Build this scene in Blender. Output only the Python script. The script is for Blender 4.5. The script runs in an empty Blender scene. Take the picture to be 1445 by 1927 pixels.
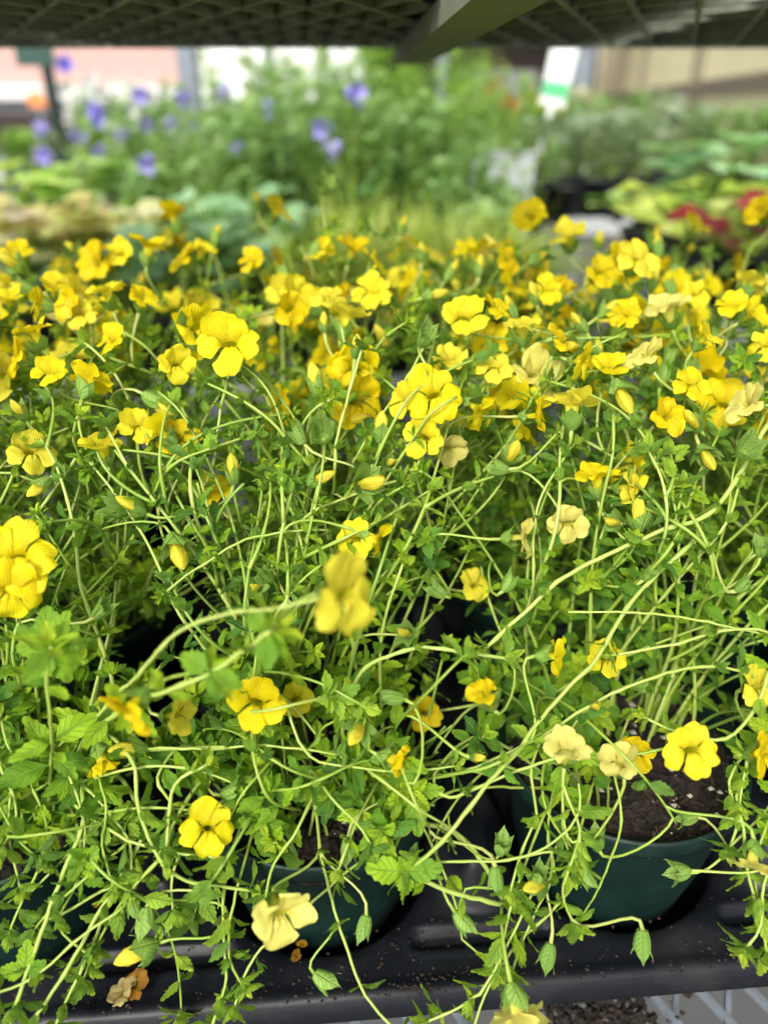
import bpy, math, random
import numpy as np
from mathutils import Vector, Matrix, Quaternion
R = math.radians
SC = bpy.context.scene
COL = SC.collection

# ------------------------------------------------------------------ camera
CAMZ = 1.25
PITCH = R(28.3)
FPX = 1418.0
cam_d = bpy.data.cameras.new('camera')
cam = bpy.data.objects.new('camera', cam_d); COL.objects.link(cam)
cam.location = (0, 0, CAMZ)
cam.rotation_euler = (R(90) - PITCH, 0, 0)
cam_d.sensor_fit = 'VERTICAL'
cam_d.lens = 6.9
cam_d.sensor_height = 6.9 * 1927 / FPX
cam_d.sensor_width = 6.9 * 1445 / FPX
cam_d.clip_start = 0.01; cam_d.clip_end = 400
cam_d.dof.use_dof = True
cam_d.dof.focus_distance = 0.352
cam_d.dof.aperture_fstop = 0.95
cam_d.dof.aperture_blades = 0
SC.camera = cam

# ------------------------------------------------------------------ world and sun
SUN_EL, SUN_ROT = R(40), R(200)      # soft high light, from behind the camera a little to the left
w = bpy.data.worlds.new('World'); SC.world = w; w.use_nodes = True
nt = w.node_tree; bgn = nt.nodes['Background']
sky = nt.nodes.new('ShaderNodeTexSky'); sky.sky_type = 'NISHITA'; sky.sun_disc = False
sky.sun_elevation = SUN_EL; sky.sun_rotation = SUN_ROT
sky.air_density = 1.0; sky.dust_density = 4.0; sky.ozone_density = 0.6
hs = nt.nodes.new('ShaderNodeHueSaturation'); hs.inputs['Saturation'].default_value = 0.15
nt.links.new(sky.outputs[0], hs.inputs['Color']); nt.links.new(hs.outputs[0], bgn.inputs['Color'])
bgn.inputs['Strength'].default_value = 0.115
sd = bpy.data.lights.new('sun', 'SUN'); sd.energy = 1.5; sd.angle = R(12); sd.color = (1, .94, .80)
sun = bpy.data.objects.new('sun', sd); COL.objects.link(sun)
_az = SUN_ROT
_dir = Vector((math.sin(_az) * math.cos(SUN_EL), math.cos(_az) * math.cos(SUN_EL), math.sin(SUN_EL)))
sun.rotation_euler = _dir.to_track_quat('Z', 'Y').to_euler()
SC.view_settings.view_transform = 'Standard'; SC.view_settings.look = 'None'
SC.view_settings.exposure = 1.02; SC.view_settings.gamma = 1
SC.cycles.use_denoising = True
SC.cycles.max_bounces = 7; SC.cycles.transmission_bounces = 5; SC.cycles.diffuse_bounces = 4; SC.cycles.glossy_bounces = 3

# ------------------------------------------------------------------ helpers
CR = np.array((1., 0, 0)); CU = np.array((0, math.sin(PITCH), math.cos(PITCH))); CT = np.array((0, -math.cos(PITCH), math.sin(PITCH)))
def P(px, py, d):
    return np.array((0, 0, CAMZ)) + d * ((px - 722.5) / FPX * CR + (963.5 - py) / FPX * CU - CT)
def cdir(r, u, t):
    v = r * CR + u * CU + t * CT
    return v / np.linalg.norm(v)
def nrm(v):
    n = np.linalg.norm(v); return v / n if n > 1e-9 else np.array((0, 0, 1.))

def tag(o, label=None, cat=None, group=None, kind=None):
    if label: o['label'] = label
    if cat: o['category'] = cat
    if group: o['group'] = group
    if kind: o['kind'] = kind
    return o
def empty(name, loc, rz=0):
    o = bpy.data.objects.new(name, None); COL.objects.link(o); o.location = loc; o.rotation_euler = (0, 0, rz)
    o.empty_display_size = .02
    return o
def link(name, me, parent=None, mat=None):
    o = bpy.data.objects.new(name, me); COL.objects.link(o)
    if parent is not None: o.parent = parent
    return o

class MB:
    """collects vertices, faces, uv and a per-point random value"""
    def __init__(s): s.v = []; s.f = []; s.uv = []; s.rn = []; s.n = 0
    def add(s, v, f, uv=None, rn=0.5):
        v = np.asarray(v, float)
        s.v.append(v)
        s.f.extend([tuple(i + s.n for i in q) for q in f]) if s.n else s.f.extend([tuple(q) for q in f])
        s.uv.append(np.asarray(uv, float) if uv is not None else np.zeros((len(v), 2)))
        s.rn.append(np.full(len(v), rn) if np.isscalar(rn) else np.asarray(rn, float))
        s.n += len(v)
    def mesh(s, name, mats, smooth=True, mi=None, origin=None):
        me = bpy.data.meshes.new(name)
        V = np.concatenate(s.v) if s.v else np.zeros((0, 3))
        if origin is not None: V = V - np.asarray(origin)
        me.from_pydata(V.tolist(), [], s.f)
        if s.n:
            UV = np.concatenate(s.uv); RN = np.concatenate(s.rn)
            ul = me.uv_layers.new(name='UVMap')
            li = np.empty(len(me.loops), dtype=np.int32); me.loops.foreach_get('vertex_index', li)
            ul.data.foreach_set('uv', UV[li].astype(np.float32).ravel())
            at = me.attributes.new('rnd', 'FLOAT', 'POINT'); at.data.foreach_set('value', RN.astype(np.float32))
            me.polygons.foreach_set('use_smooth', np.full(len(me.polygons), smooth))
        for m in (mats if isinstance(mats, (list, tuple)) else [mats]): me.materials.append(m)
        if mi is not None: me.polygons.foreach_set('material_index', np.asarray(mi, dtype=np.int32))
        me.update()
        return me
    def obj(s, name, mats, parent=None, smooth=True, origin=None, mi=None):
        return link(name, s.mesh(name, mats, smooth, mi, origin), parent)
    def box(s, c, size, rz=0, bev=0, rn=.5):
        cx, cy, cz = c; a, b, h = size[0] / 2, size[1] / 2, size[2] / 2
        if bev <= 0:
            pts = np.array([(x, y, z) for z in (-h, h) for y in (-b, b) for x in (-a, a)], float)
            fs = [(0, 2, 3, 1), (4, 5, 7, 6), (0, 1, 5, 4), (2, 6, 7, 3), (0, 4, 6, 2), (1, 3, 7, 5)]
        else:
            e = min(bev, a * .9, b * .9, h * .9)
            def ring(x, y, z): 
                return [(-x + e, -y, z), (x - e, -y, z), (x, -y + e, z), (x, y - e, z), (x - e, y, z), (-x + e, y, z), (-x, y - e, z), (-x, -y + e, z)]
            def ring2(x, y, z): return [(px * (x - e) / x if x else 0, py * (y - e) / y if y else 0, z) for px, py, _ in ring(x, y, z)]
            rs = [ring2(a, b, -h), ring(a, b, -h + e), ring(a, b, h - e), ring2(a, b, h)]
            pts = np.array(sum(rs, [])); fs = []
            for k in range(3):
                for i in range(8): fs.append((k * 8 + i, k * 8 + (i + 1) % 8, (k + 1) * 8 + (i + 1) % 8, (k + 1) * 8 + i))
            fs.append(tuple(range(7, -1, -1))); fs.append(tuple(range(24, 32)))
        c_, s_ = math.cos(rz), math.sin(rz)
        pts = np.stack([pts[:, 0] * c_ - pts[:, 1] * s_ + cx, pts[:, 0] * s_ + pts[:, 1] * c_ + cy, pts[:, 2] + cz], 1)
        s.add(pts, fs, rn=rn); return s
    def bar(s, p0, p1, wd, ht, up=(0, 0, 1)):
        p0 = np.array(p0, float); p1 = np.array(p1, float); t = nrm(p1 - p0); sd_ = nrm(np.cross(t, up)); u = np.cross(sd_, t)
        pts = []
        for p in (p0, p1):
            for a, b in ((-1, -1), (1, -1), (1, 1), (-1, 1)): pts.append(p + sd_ * a * wd / 2 + u * b * ht / 2)
        s.add(pts, [(0, 1, 2, 3), (7, 6, 5, 4), (0, 4, 5, 1), (1, 5, 6, 2), (2, 6, 7, 3), (3, 7, 4, 0)]); return s
    def lathe(s, prof, n=48, c=(0, 0, 0), cap=False):
        pts = []; fs = []
        for r, z in prof:
            for i in range(n):
                a = 2 * math.pi * i / n; pts.append((c[0] + r * math.cos(a), c[1] + r * math.sin(a), c[2] + z))
        for k in range(len(prof) - 1):
            for i in range(n): fs.append((k * n + i, k * n + (i + 1) % n, (k + 1) * n + (i + 1) % n, (k + 1) * n + i))
        if cap: fs.append(tuple(range((len(prof) - 1) * n, len(prof) * n)))
        s.add(pts, fs); return s
    def tube(s, path, rad, sides=6, rn=.5, cap=True):
        path = np.asarray(path, float); n = len(path)
        rad = np.full(n, rad) if np.isscalar(rad) else np.asarray(rad)
        T = np.gradient(path, axis=0); T /= np.maximum(np.linalg.norm(T, axis=1)[:, None], 1e-9)
        a = np.array((1., 0, 0)) if abs(T[0][0]) < .8 else np.array((0, 1., 0))
        N = nrm(a - T[0] * a.dot(T[0])); pts = []
        L = 0; uv = []
        cs = np.cos(np.arange(sides) * 2 * math.pi / sides); sn = np.sin(np.arange(sides) * 2 * math.pi / sides)
        for i in range(n):
            N = nrm(N - T[i] * N.dot(T[i])); B = np.cross(T[i], N)
            pts.append(path[i] + rad[i] * (cs[:, None] * N + sn[:, None] * B))
            if i: L += np.linalg.norm(path[i] - path[i - 1])
            for k in range(sides): uv.append((k / sides, L * 20))
        fs = []
        for i in range(n - 1):
            for k in range(sides): fs.append((i * sides + k, i * sides + (k + 1) % sides, (i + 1) * sides + (k + 1) % sides, (i + 1) * sides + k))
        if cap: fs.append(tuple(range(sides - 1, -1, -1))); fs.append(tuple(range((n - 1) * sides, n * sides)))
        s.add(np.concatenate(pts), fs, uv, rn); return s

def catmull(pts, step=.005):
    pts = [np.asarray(p, float) for p in pts]
    if len(pts) == 2: pts = [pts[0], (pts[0] + pts[1]) / 2, pts[1]]
    q = [2 * pts[0] - pts[1]] + pts + [2 * pts[-1] - pts[-2]]; out = []
    for i in range(1, len(q) - 2):
        a, b, c, d = q[i - 1], q[i], q[i + 1], q[i + 2]
        m = max(2, int(np.linalg.norm(c - b) / step))
        for k in range(m):
            t = k / m
            out.append(.5 * ((2 * b) + (c - a) * t + (2 * a - 5 * b + 4 * c - d) * t * t + (3 * b - a - 3 * c + d) * t ** 3))
    out.append(q[-2]); return np.array(out)

# ------------------------------------------------------------------ materials
def newmat(name):
    m = bpy.data.materials.new(name); m.use_nodes = True; t = m.node_tree
    return m, t, t.nodes['Principled BSDF'], t.nodes['Material Output']
def N(t, typ, **kw):
    n = t.nodes.new(typ)
    for k, v in kw.items():
        if k in n.inputs: n.inputs[k].default_value = v
        else: setattr(n, k, v)
    return n
def ramp(t, fac, stops):
    n = t.nodes.new('ShaderNodeValToRGB'); t.links.new(fac, n.inputs[0]); cr = n.color_ramp
    while len(cr.elements) < len(stops): cr.elements.new(.5)
    for e, (p, c) in zip(cr.elements, stops): e.position = p; e.color = (*c, 1)
    return n.outputs[0]
def mth(t, op, a, b=None, c=None, clamp=False):
    n = t.nodes.new('ShaderNodeMath'); n.operation = op; n.use_clamp = clamp
    for i, x in enumerate((a, b, c)):
        if x is None: continue
        if isinstance(x, (int, float)): n.inputs[i].default_value = x
        else: t.links.new(x, n.inputs[i])
    return n.outputs[0]
def mixc(t, f, a, b, typ='MIX'):
    n = t.nodes.new('ShaderNodeMix'); n.data_type = 'RGBA'; n.blend_type = typ
    for i, x in ((0, f), (6, a), (7, b)):
        if isinstance(x, (int, float)): n.inputs[i].default_value = x
        elif isinstance(x, tuple): n.inputs[i].default_value = (*x, 1)
        else: t.links.new(x, n.inputs[i])
    return n.outputs[2]
def plain(name, col, rough=.6, metal=0, var=.25, scale=40, bump=0, bscale=200, spec=.5, coord='Object'):
    m, t, b, o = newmat(name)
    tc = t.nodes.new('ShaderNodeTexCoord')
    nz = N(t, 'ShaderNodeTexNoise', Scale=scale, Detail=6.0, Roughness=.6); t.links.new(tc.outputs[coord], nz.inputs['Vector'])
    lo = tuple(c * (1 - var) for c in col); hi = tuple(min(1, c * (1 + var)) for c in col)
    t.links.new(ramp(t, nz.outputs[0], [(.3, lo), (.7, hi)]), b.inputs['Base Color'])
    b.inputs['Roughness'].default_value = rough; b.inputs['Metallic'].default_value = metal; b.inputs['Specular IOR Level'].default_value = spec
    if bump:
        n2 = N(t, 'ShaderNodeTexNoise', Scale=bscale, Detail=4.0); t.links.new(tc.outputs[coord], n2.inputs['Vector'])
        bp = N(t, 'ShaderNodeBump', Strength=bump, Distance=.001); t.links.new(n2.outputs[0], bp.inputs['Height']); t.links.new(bp.outputs[0], b.inputs['Normal'])
    return m
def leafmat(name, stops, trans=.35, tcol=(.35, .6, .05), rough=.6, vein=True, back=.35):
    m, t, b, o = newmat(name)
    at = N(t, 'ShaderNodeAttribute', attribute_name='rnd')
    col = ramp(t, at.outputs['Fac'], stops)
    uvn = t.nodes.new('ShaderNodeUVMap'); sp = t.nodes.new('ShaderNodeSeparateXYZ'); t.links.new(uvn.outputs[0], sp.inputs[0])
    nz = N(t, 'ShaderNodeTexNoise', Scale=350.0, Detail=3.0)
    tc = t.nodes.new('ShaderNodeTexCoord'); t.links.new(tc.outputs['Object'], nz.inputs['Vector'])
    col = mixc(t, mth(t, 'MULTIPLY', nz.outputs[0], .15), col, (.28, .40, .05), 'MIX') if vein else col
    bump_h = nz.outputs[0]
    if vein:
        ax = mth(t, 'ABSOLUTE', mth(t, 'SUBTRACT', sp.outputs[0], .5))           # 0 at midrib .. .5 edge
        mid = mth(t, 'SUBTRACT', 1, mth(t, 'MULTIPLY', ax, 16), clamp=True)
        ph = mth(t, 'SUBTRACT', mth(t, 'MULTIPLY', sp.outputs[1], 6.0), mth(t, 'MULTIPLY', ax, 3.2))
        tri = mth(t, 'ABSOLUTE', mth(t, 'SUBTRACT', mth(t, 'FRACT', ph), .5))
        lat = mth(t, 'SUBTRACT', 1, mth(t, 'MULTIPLY', tri, 9), clamp=True)
        vm = mth(t, 'MAXIMUM', mth(t, 'MULTIPLY', mid, .75), mth(t, 'MULTIPLY', lat, .45))
        col = mixc(t, vm, col, (.32, .50, .08))
        n3 = N(t, 'ShaderNodeTexNoise', Scale=90.0, Detail=4.0); t.links.new(tc.outputs['Object'], n3.inputs['Vector'])
        col = mixc(t, mth(t, 'MULTIPLY', mth(t, 'SUBTRACT', n3.outputs[0], .45, clamp=True), 2.2, clamp=True), col, mixc(t, .5, col, (.03, .11, .05)))
        spk = N(t, 'ShaderNodeTexNoise', Scale=520.0, Detail=1.0); t.links.new(tc.outputs['Object'], spk.inputs['Vector'])
        col = mixc(t, mth(t, 'MULTIPLY', mth(t, 'GREATER_THAN', spk.outputs[0], .74), .5), col, (.10, .07, .03))
        bump_h = mth(t, 'SUBTRACT', mth(t, 'MULTIPLY', nz.outputs[0], .35), mth(t, 'MULTIPLY', vm, .9))
    bp = N(t, 'ShaderNodeBump', Strength=.8, Distance=.0011); t.links.new(bump_h, bp.inputs['Height']); t.links.new(bp.outputs[0], b.inputs['Normal'])
    geo = t.nodes.new('ShaderNodeNewGeometry')
    under = mixc(t, back, col, (.26, .38, .09))
    colf = mixc(t, geo.outputs['Backfacing'], col, under)
    t.links.new(colf, b.inputs['Base Color']); b.inputs['Roughness'].default_value = rough; b.inputs['Specular IOR Level'].default_value = .22
    tr = t.nodes.new('ShaderNodeBsdfTranslucent')
    t.links.new(mixc(t, .55, colf, tcol), tr.inputs['Color'])
    mx = t.nodes.new('ShaderNodeMixShader'); mx.inputs[0].default_value = trans
    t.links.new(b.outputs[0], mx.inputs[1]); t.links.new(tr.outputs[0], mx.inputs[2]); t.links.new(mx.outputs[0], o.inputs['Surface'])
    return m
M = {}
M['leaf'] = leafmat('leaf', [(0, (.030, .12, .026)), (.28, (.10, .26, .018)), (.58, (.29, .48, .014)), (1, (.60, .74, .04))], trans=.36, back=.25)
M['calyx'] = leafmat('calyx', [(0, (.16, .33, .05)), (1, (.34, .52, .12))], tcol=(.45, .7, .08))
def stemmat():
    m, t, b, o = newmat('stem')
    at = N(t, 'ShaderNodeAttribute', attribute_name='rnd')
    uvn = t.nodes.new('ShaderNodeUVMap')
    nz = N(t, 'ShaderNodeTexNoise', Scale=1.3, Detail=3.0); t.links.new(uvn.outputs[0], nz.inputs['Vector'])
    c = ramp(t, at.outputs['Fac'], [(0, (.17, .30, .045)), (.5, (.26, .38, .045)), (.85, (.38, .49, .11)), (1, (.36, .31, .12))])
    c = mixc(t, mth(t, 'MULTIPLY', mth(t, 'SUBTRACT', nz.outputs[0], .45, clamp=True), 1.6), c, (.36, .30, .10))
    t.links.new(c, b.inputs['Base Color']); b.inputs['Roughness'].default_value = .45
    b.inputs['Subsurface Weight'].default_value = .15; b.inputs['Subsurface Radius'].default_value = (.002, .003, .001)
    b.inputs['Subsurface Scale'].default_value = .5
    return m
M['stem'] = stemmat()
def petalmat():
    m, t, b, o = newmat('petal')
    oi = t.nodes.new('ShaderNodeObjectInfo')
    uvn = t.nodes.new('ShaderNodeUVMap'); sp = t.nodes.new('ShaderNodeSeparateXYZ'); t.links.new(uvn.outputs[0], sp.inputs[0])
    at = N(t, 'ShaderNodeAttribute', attribute_name='rnd')     # 1 upper lobe, 0 lower lobe, .5 tube
    u, v = sp.outputs[0], sp.outputs[1]
    up = mth(t, 'GREATER_THAN', at.outputs['Fac'], .8)
    low = mth(t, 'LESS_THAN', at.outputs['Fac'], .3)
    tc = t.nodes.new('ShaderNodeTexCoord')
    nz = N(t, 'ShaderNodeTexNoise', Scale=260.0, Detail=3.0); t.links.new(tc.outputs['Object'], nz.inputs['Vector'])
    uu = mth(t, 'ADD', mth(t, 'MULTIPLY', u, 8.0), mth(t, 'MULTIPLY', nz.outputs[0], 1.4))
    tri = mth(t, 'ABSOLUTE', mth(t, 'SUBTRACT', mth(t, 'FRACT', uu), .5))
    line = mth(t, 'SUBTRACT', 1, mth(t, 'MULTIPLY', tri, 6.5), clamp=True)
    fade = mth(t, 'MULTIPLY', mth(t, 'SUBTRACT', .60, v), 2.6, clamp=True)
    fade = mth(t, 'MULTIPLY', fade, mth(t, 'MULTIPLY', mth(t, 'SUBTRACT', v, .03), 14, clamp=True))
    vein_u = mth(t, 'MULTIPLY', mth(t, 'MULTIPLY', line, fade), up)
    vein_l = mth(t, 'MULTIPLY', mth(t, 'MULTIPLY', line, mth(t, 'MULTIPLY', mth(t, 'SUBTRACT', .4, v), 3, clamp=True)), mth(t, 'MULTIPLY', low, .6))
    # slightly deeper yellow towards the throat
    c = mixc(t, mth(t, 'MULTIPLY', mth(t, 'SUBTRACT', 1, v, clamp=True), .18), oi.outputs['Color'], (.86, .62, .0))
    tube = mth(t, 'MULTIPLY', mth(t, 'SUBTRACT', 1, up), mth(t, 'SUBTRACT', 1, low))
    c = mixc(t, mth(t, 'MULTIPLY', tube, .55), c, (.50, .55, .03))
    c = mixc(t, mth(t, 'MULTIPLY', vein_u, .9), c, (.26, .09, .005))
    c = mixc(t, vein_l, c, (.55, .25, .0))
    n5 = N(t, 'ShaderNodeTexNoise', Scale=120.0, Detail=4.0); t.links.new(tc.outputs['Object'], n5.inputs['Vector'])
    c = mixc(t, mth(t, 'MULTIPLY', mth(t, 'SUBTRACT', n5.outputs[0], .5, clamp=True), .8, clamp=True), c, (.82, .56, .0))
    edge = mth(t, 'MULTIPLY', mth(t, 'SUBTRACT', v, .90, clamp=True), mth(t, 'GREATER_THAN', n5.outputs[0], .56)); c = mixc(t, mth(t, 'MULTIPLY', edge, 5, clamp=True), c, (.50, .28, .05))
    t.links.new(c, b.inputs['Base Color']); b.inputs['Roughness'].default_value = .5; b.inputs['Specular IOR Level'].default_value = .25
    fine = mth(t, 'ABSOLUTE', mth(t, 'SUBTRACT', mth(t, 'FRACT', mth(t, 'MULTIPLY', u, 11.0)), .5))
    h = mth(t, 'ADD', mth(t, 'MULTIPLY', fine, .6), nz.outputs[0])
    bp = N(t, 'ShaderNodeBump', Strength=.6, Distance=.0011); t.links.new(h, bp.inputs['Height']); t.links.new(bp.outputs[0], b.inputs['Normal'])
    tr = t.nodes.new('ShaderNodeBsdfTranslucent'); t.links.new(c, tr.inputs['Color'])
    mx = t.nodes.new('ShaderNodeMixShader'); mx.inputs[0].default_value = .46
    t.links.new(b.outputs[0], mx.inputs[1]); t.links.new(tr.outputs[0], mx.inputs[2]); t.links.new(mx.outputs[0], o.inputs['Surface'])
    return m
M['petal'] = petalmat()
M['pot_green'] = plain('dark_green_plastic', (.0045, .020, .016), rough=.5, var=.3, scale=60, bump=.15, spec=.35)
M['pot_black'] = plain('black_plastic', (.012, .013, .016), rough=.45, var=.3, scale=30)
def soilmat():
    m, t, b, o = newmat('potting_soil')
    tc = t.nodes.new('ShaderNodeTexCoord')
    v = N(t, 'ShaderNodeTexVoronoi', Scale=260.0); t.links.new(tc.outputs['Object'], v.inputs['Vector'])
    n = N(t, 'ShaderNodeTexNoise', Scale=120.0, Detail=8.0, Roughness=.7); t.links.new(tc.outputs['Object'], n.inputs['Vector'])
    t.links.new(ramp(t, n.outputs[0], [(.3, (.005, .0035, .0025)), (.55, (.018, .011, .007)), (.75, (.05, .032, .02))]), b.inputs['Base Color'])
    b.inputs['Roughness'].default_value = .9
    h = mth(t, 'ADD', mth(t, 'MULTIPLY', v.outputs['Distance'], 1.2), n.outputs[0])
    bp = N(t, 'ShaderNodeBump', Strength=1.0, Distance=.002); t.links.new(h, bp.inputs['Height']); t.links.new(bp.outputs[0], b.inputs['Normal'])
    return m
M['soil'] = soilmat()
M['perlite'] = plain('perlite', (.42, .40, .34), rough=.9, var=.2, scale=300)
def traymat():
    m, t, b, o = newmat('black_tray_plastic')
    tc = t.nodes.new('ShaderNodeTexCoord')
    n = N(t, 'ShaderNodeTexNoise', Scale=22.0, Detail=8.0, Roughness=.65); t.links.new(tc.outputs['Object'], n.inputs['Vector'])
    n2 = N(t, 'ShaderNodeTexNoise', Scale=420.0, Detail=2.0); t.links.new(tc.outputs['Object'], n2.inputs['Vector'])
    dust = mth(t, 'MULTIPLY', mth(t, 'SUBTRACT', n.outputs[0], .48, clamp=True), 1.4, clamp=True)
    c = mixc(t, dust, (.006, .007, .011), (.05, .048, .046))
    b.inputs['Specular IOR Level'].default_value = .3
    speck = mth(t, 'GREATER_THAN', n2.outputs[0], .74)
    c = mixc(t, mth(t, 'MULTIPLY', speck, .35), c, (.25, .2, .15))
    t.links.new(c, b.inputs['Base Color'])
    t.links.new(mth(t, 'ADD', .32, mth(t, 'MULTIPLY', n.outputs[0], .25)), b.inputs['Roughness'])
    bp = N(t, 'ShaderNodeBump', Strength=.15, Distance=.0005); t.links.new(n2.outputs[0], bp.inputs['Height']); t.links.new(bp.outputs[0], b.inputs['Normal'])
    return m
M['tray'] = traymat()
M['galv'] = plain('galvanised_steel', (.19, .22, .26), rough=.55, metal=.2, var=.3, scale=35, bump=.2)
M['shelfmetal'] = plain('weathered_shelf_metal', (.24, .26, .21), rough=.7, metal=.2, var=.35, scale=60)
M['beam'] = plain('grey_green_beam_paint', (.15, .17, .12), rough=.7, var=.15, scale=30)

# ------------------------------------------------------------------ leaf and flower shapes
rng = random.Random(11)
def leaf_template(stations=9, across=5, wr=.3, serr=.035, curl=.3, fold=.18, petiole=.12, seed=0):
    r = random.Random(seed); vs = []; uv = []
    cb = r.uniform(.6, 1.4) * curl; tw = r.uniform(-.15, .15)
    for i in range(stations):
        t = i / (stations - 1)
        wv = wr * (math.sin(math.pi * min(1, max(0, (t - petiole) / (1 - petiole))) ** .72) ** .85) if t > petiole else 0
        wv = max(wv, .022 if i < stations - 1 else .004)
        for j in range(across):
            s = -1 + 2 * j / (across - 1)
            x = t; y = s * wv
            if abs(s) == 1 and .25 < t < .97 and i % 2 == 0: y += math.copysign(serr, s); x += serr * .55
            z = fold * abs(y) - cb * t * t * .5 + .03 * math.sin(t * 9 + s * 2 + seed)
            z += tw * y * t * 2
            vs.append((x, y, z)); uv.append(((s + 1) / 2, t))
    fs = []
    for i in range(stations - 1):
        for j in range(across - 1):
            a = i * across + j; fs.append((a, a + across, a + across + 1, a + 1))
    return np.array(vs), fs, np.array(uv)
LEAVES = [leaf_template(seed=k, wr=.205 + .025 * (k % 3), curl=.15 + .12 * (k % 4), stations=12) for k in range(8)]
LEAVES_LO = [leaf_template(6, 3, wr=.23, seed=k + 20, curl=.3, serr=.03) for k in range(5)]
SLIM = [leaf_template(5, 3, wr=.12, serr=0, petiole=.05, seed=k + 40, curl=.35) for k in range(4)]
ROUND = [leaf_template(9, 7, wr=.46, serr=.09, petiole=.02, seed=k + 60, curl=.35, fold=.12) for k in range(4)]

def put_leaf(mb, tpl, pos, X, up, size, rn, wmul=1):
    v, f, uv = tpl
    X = nrm(X); Z = nrm(up - X * up.dot(X)); Y = np.cross(Z, X)
    vv = v * np.array((size, size * wmul, size))
    mb.add(pos + vv @ np.array((X, Y, Z)), f, uv, rn)
def perp(T, a):
    ref = np.array((0, 0, 1.)) if abs(T[2]) < .9 else np.array((1., 0, 0))
    u = nrm(np.cross(T, ref)); v = np.cross(T, u)
    return u * math.cos(a) + v * math.sin(a)

def dress(mb, path, r, size=.015, spacing=.016, start=.25, tpls=LEAVES, rosette=True, prob=1.0, tuft=.5, base_rn=None, avoid=None):
    """opposite leaf pairs along a stem, small tufts in the axils and a rosette at the tip; returns nodes"""
    seg = np.linalg.norm(np.diff(path, axis=0), axis=1); cum = np.concatenate([[0], np.cumsum(seg)]); L = cum[-1]
    nodes = []; s = L * start + r.uniform(0, spacing); az = r.uniform(0, math.pi)
    tone = r.uniform(.02, .58) if base_rn is None else base_rn
    while s < L - .002:
        i = min(len(path) - 2, int(np.searchsorted(cum, s))); p = path[i]; T = nrm(path[i + 1] - path[max(0, i - 1)])
        fr = s / L; nodes.append((p, T, fr))
        if r.random() < prob and not (avoid and avoid(p)):
            for k in (0, 1):
                if r.random() < .08: continue
                A = perp(T, az + k * math.pi + r.uniform(-.3, .3)); el = r.uniform(.15, .9)
                X = A * math.cos(el) + T * math.sin(el) + np.array((0, 0, -.15))
                up = T * math.cos(el) - A * math.sin(el) + np.array((0, 0, .35))
                put_leaf(mb, r.choice(tpls), p, X, up, size * r.uniform(.65, 1.25) * (1.1 - .35 * fr), min(1, max(0, tone + r.uniform(-.2, .2) + .15 * fr)))
                if r.random() < tuft:
                    for q in range(r.randint(2, 4)):
                        A2 = nrm(A + .7 * np.array([r.uniform(-1, 1) for _ in range(3)])); el2 = r.uniform(.3, 1.2)
                        put_leaf(mb, r.choice(tpls), p + A * .001, A2 * math.cos(el2) + T * math.sin(el2), T - A2 * .3, size * r.uniform(.3, .6), min(1, tone + r.uniform(0, .35)), .9)
        az += math.pi / 2 + r.uniform(-.2, .2); s += spacing * r.uniform(.7, 1.35) * (1.25 - .45 * fr)
    if rosette and not (avoid and avoid(path[-1])):
        T = nrm(path[-1] - path[-3]); p = path[-1]
        for k in range(9):
            A = perp(T, az + k * math.pi / 2 + (k // 2) * .35 + r.uniform(-.15, .15)); el = .15 + .13 * k
            put_leaf(mb, r.choice(tpls), p - T * .0004 * (8 - k), A * math.cos(el) + T * math.sin(el), T * math.cos(el) - A * math.sin(el), size * (1.0 - .075 * k) * r.uniform(.75, 1.05), min(1, tone + .08 * k + r.uniform(-.08, .15)))
    return nodes

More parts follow.
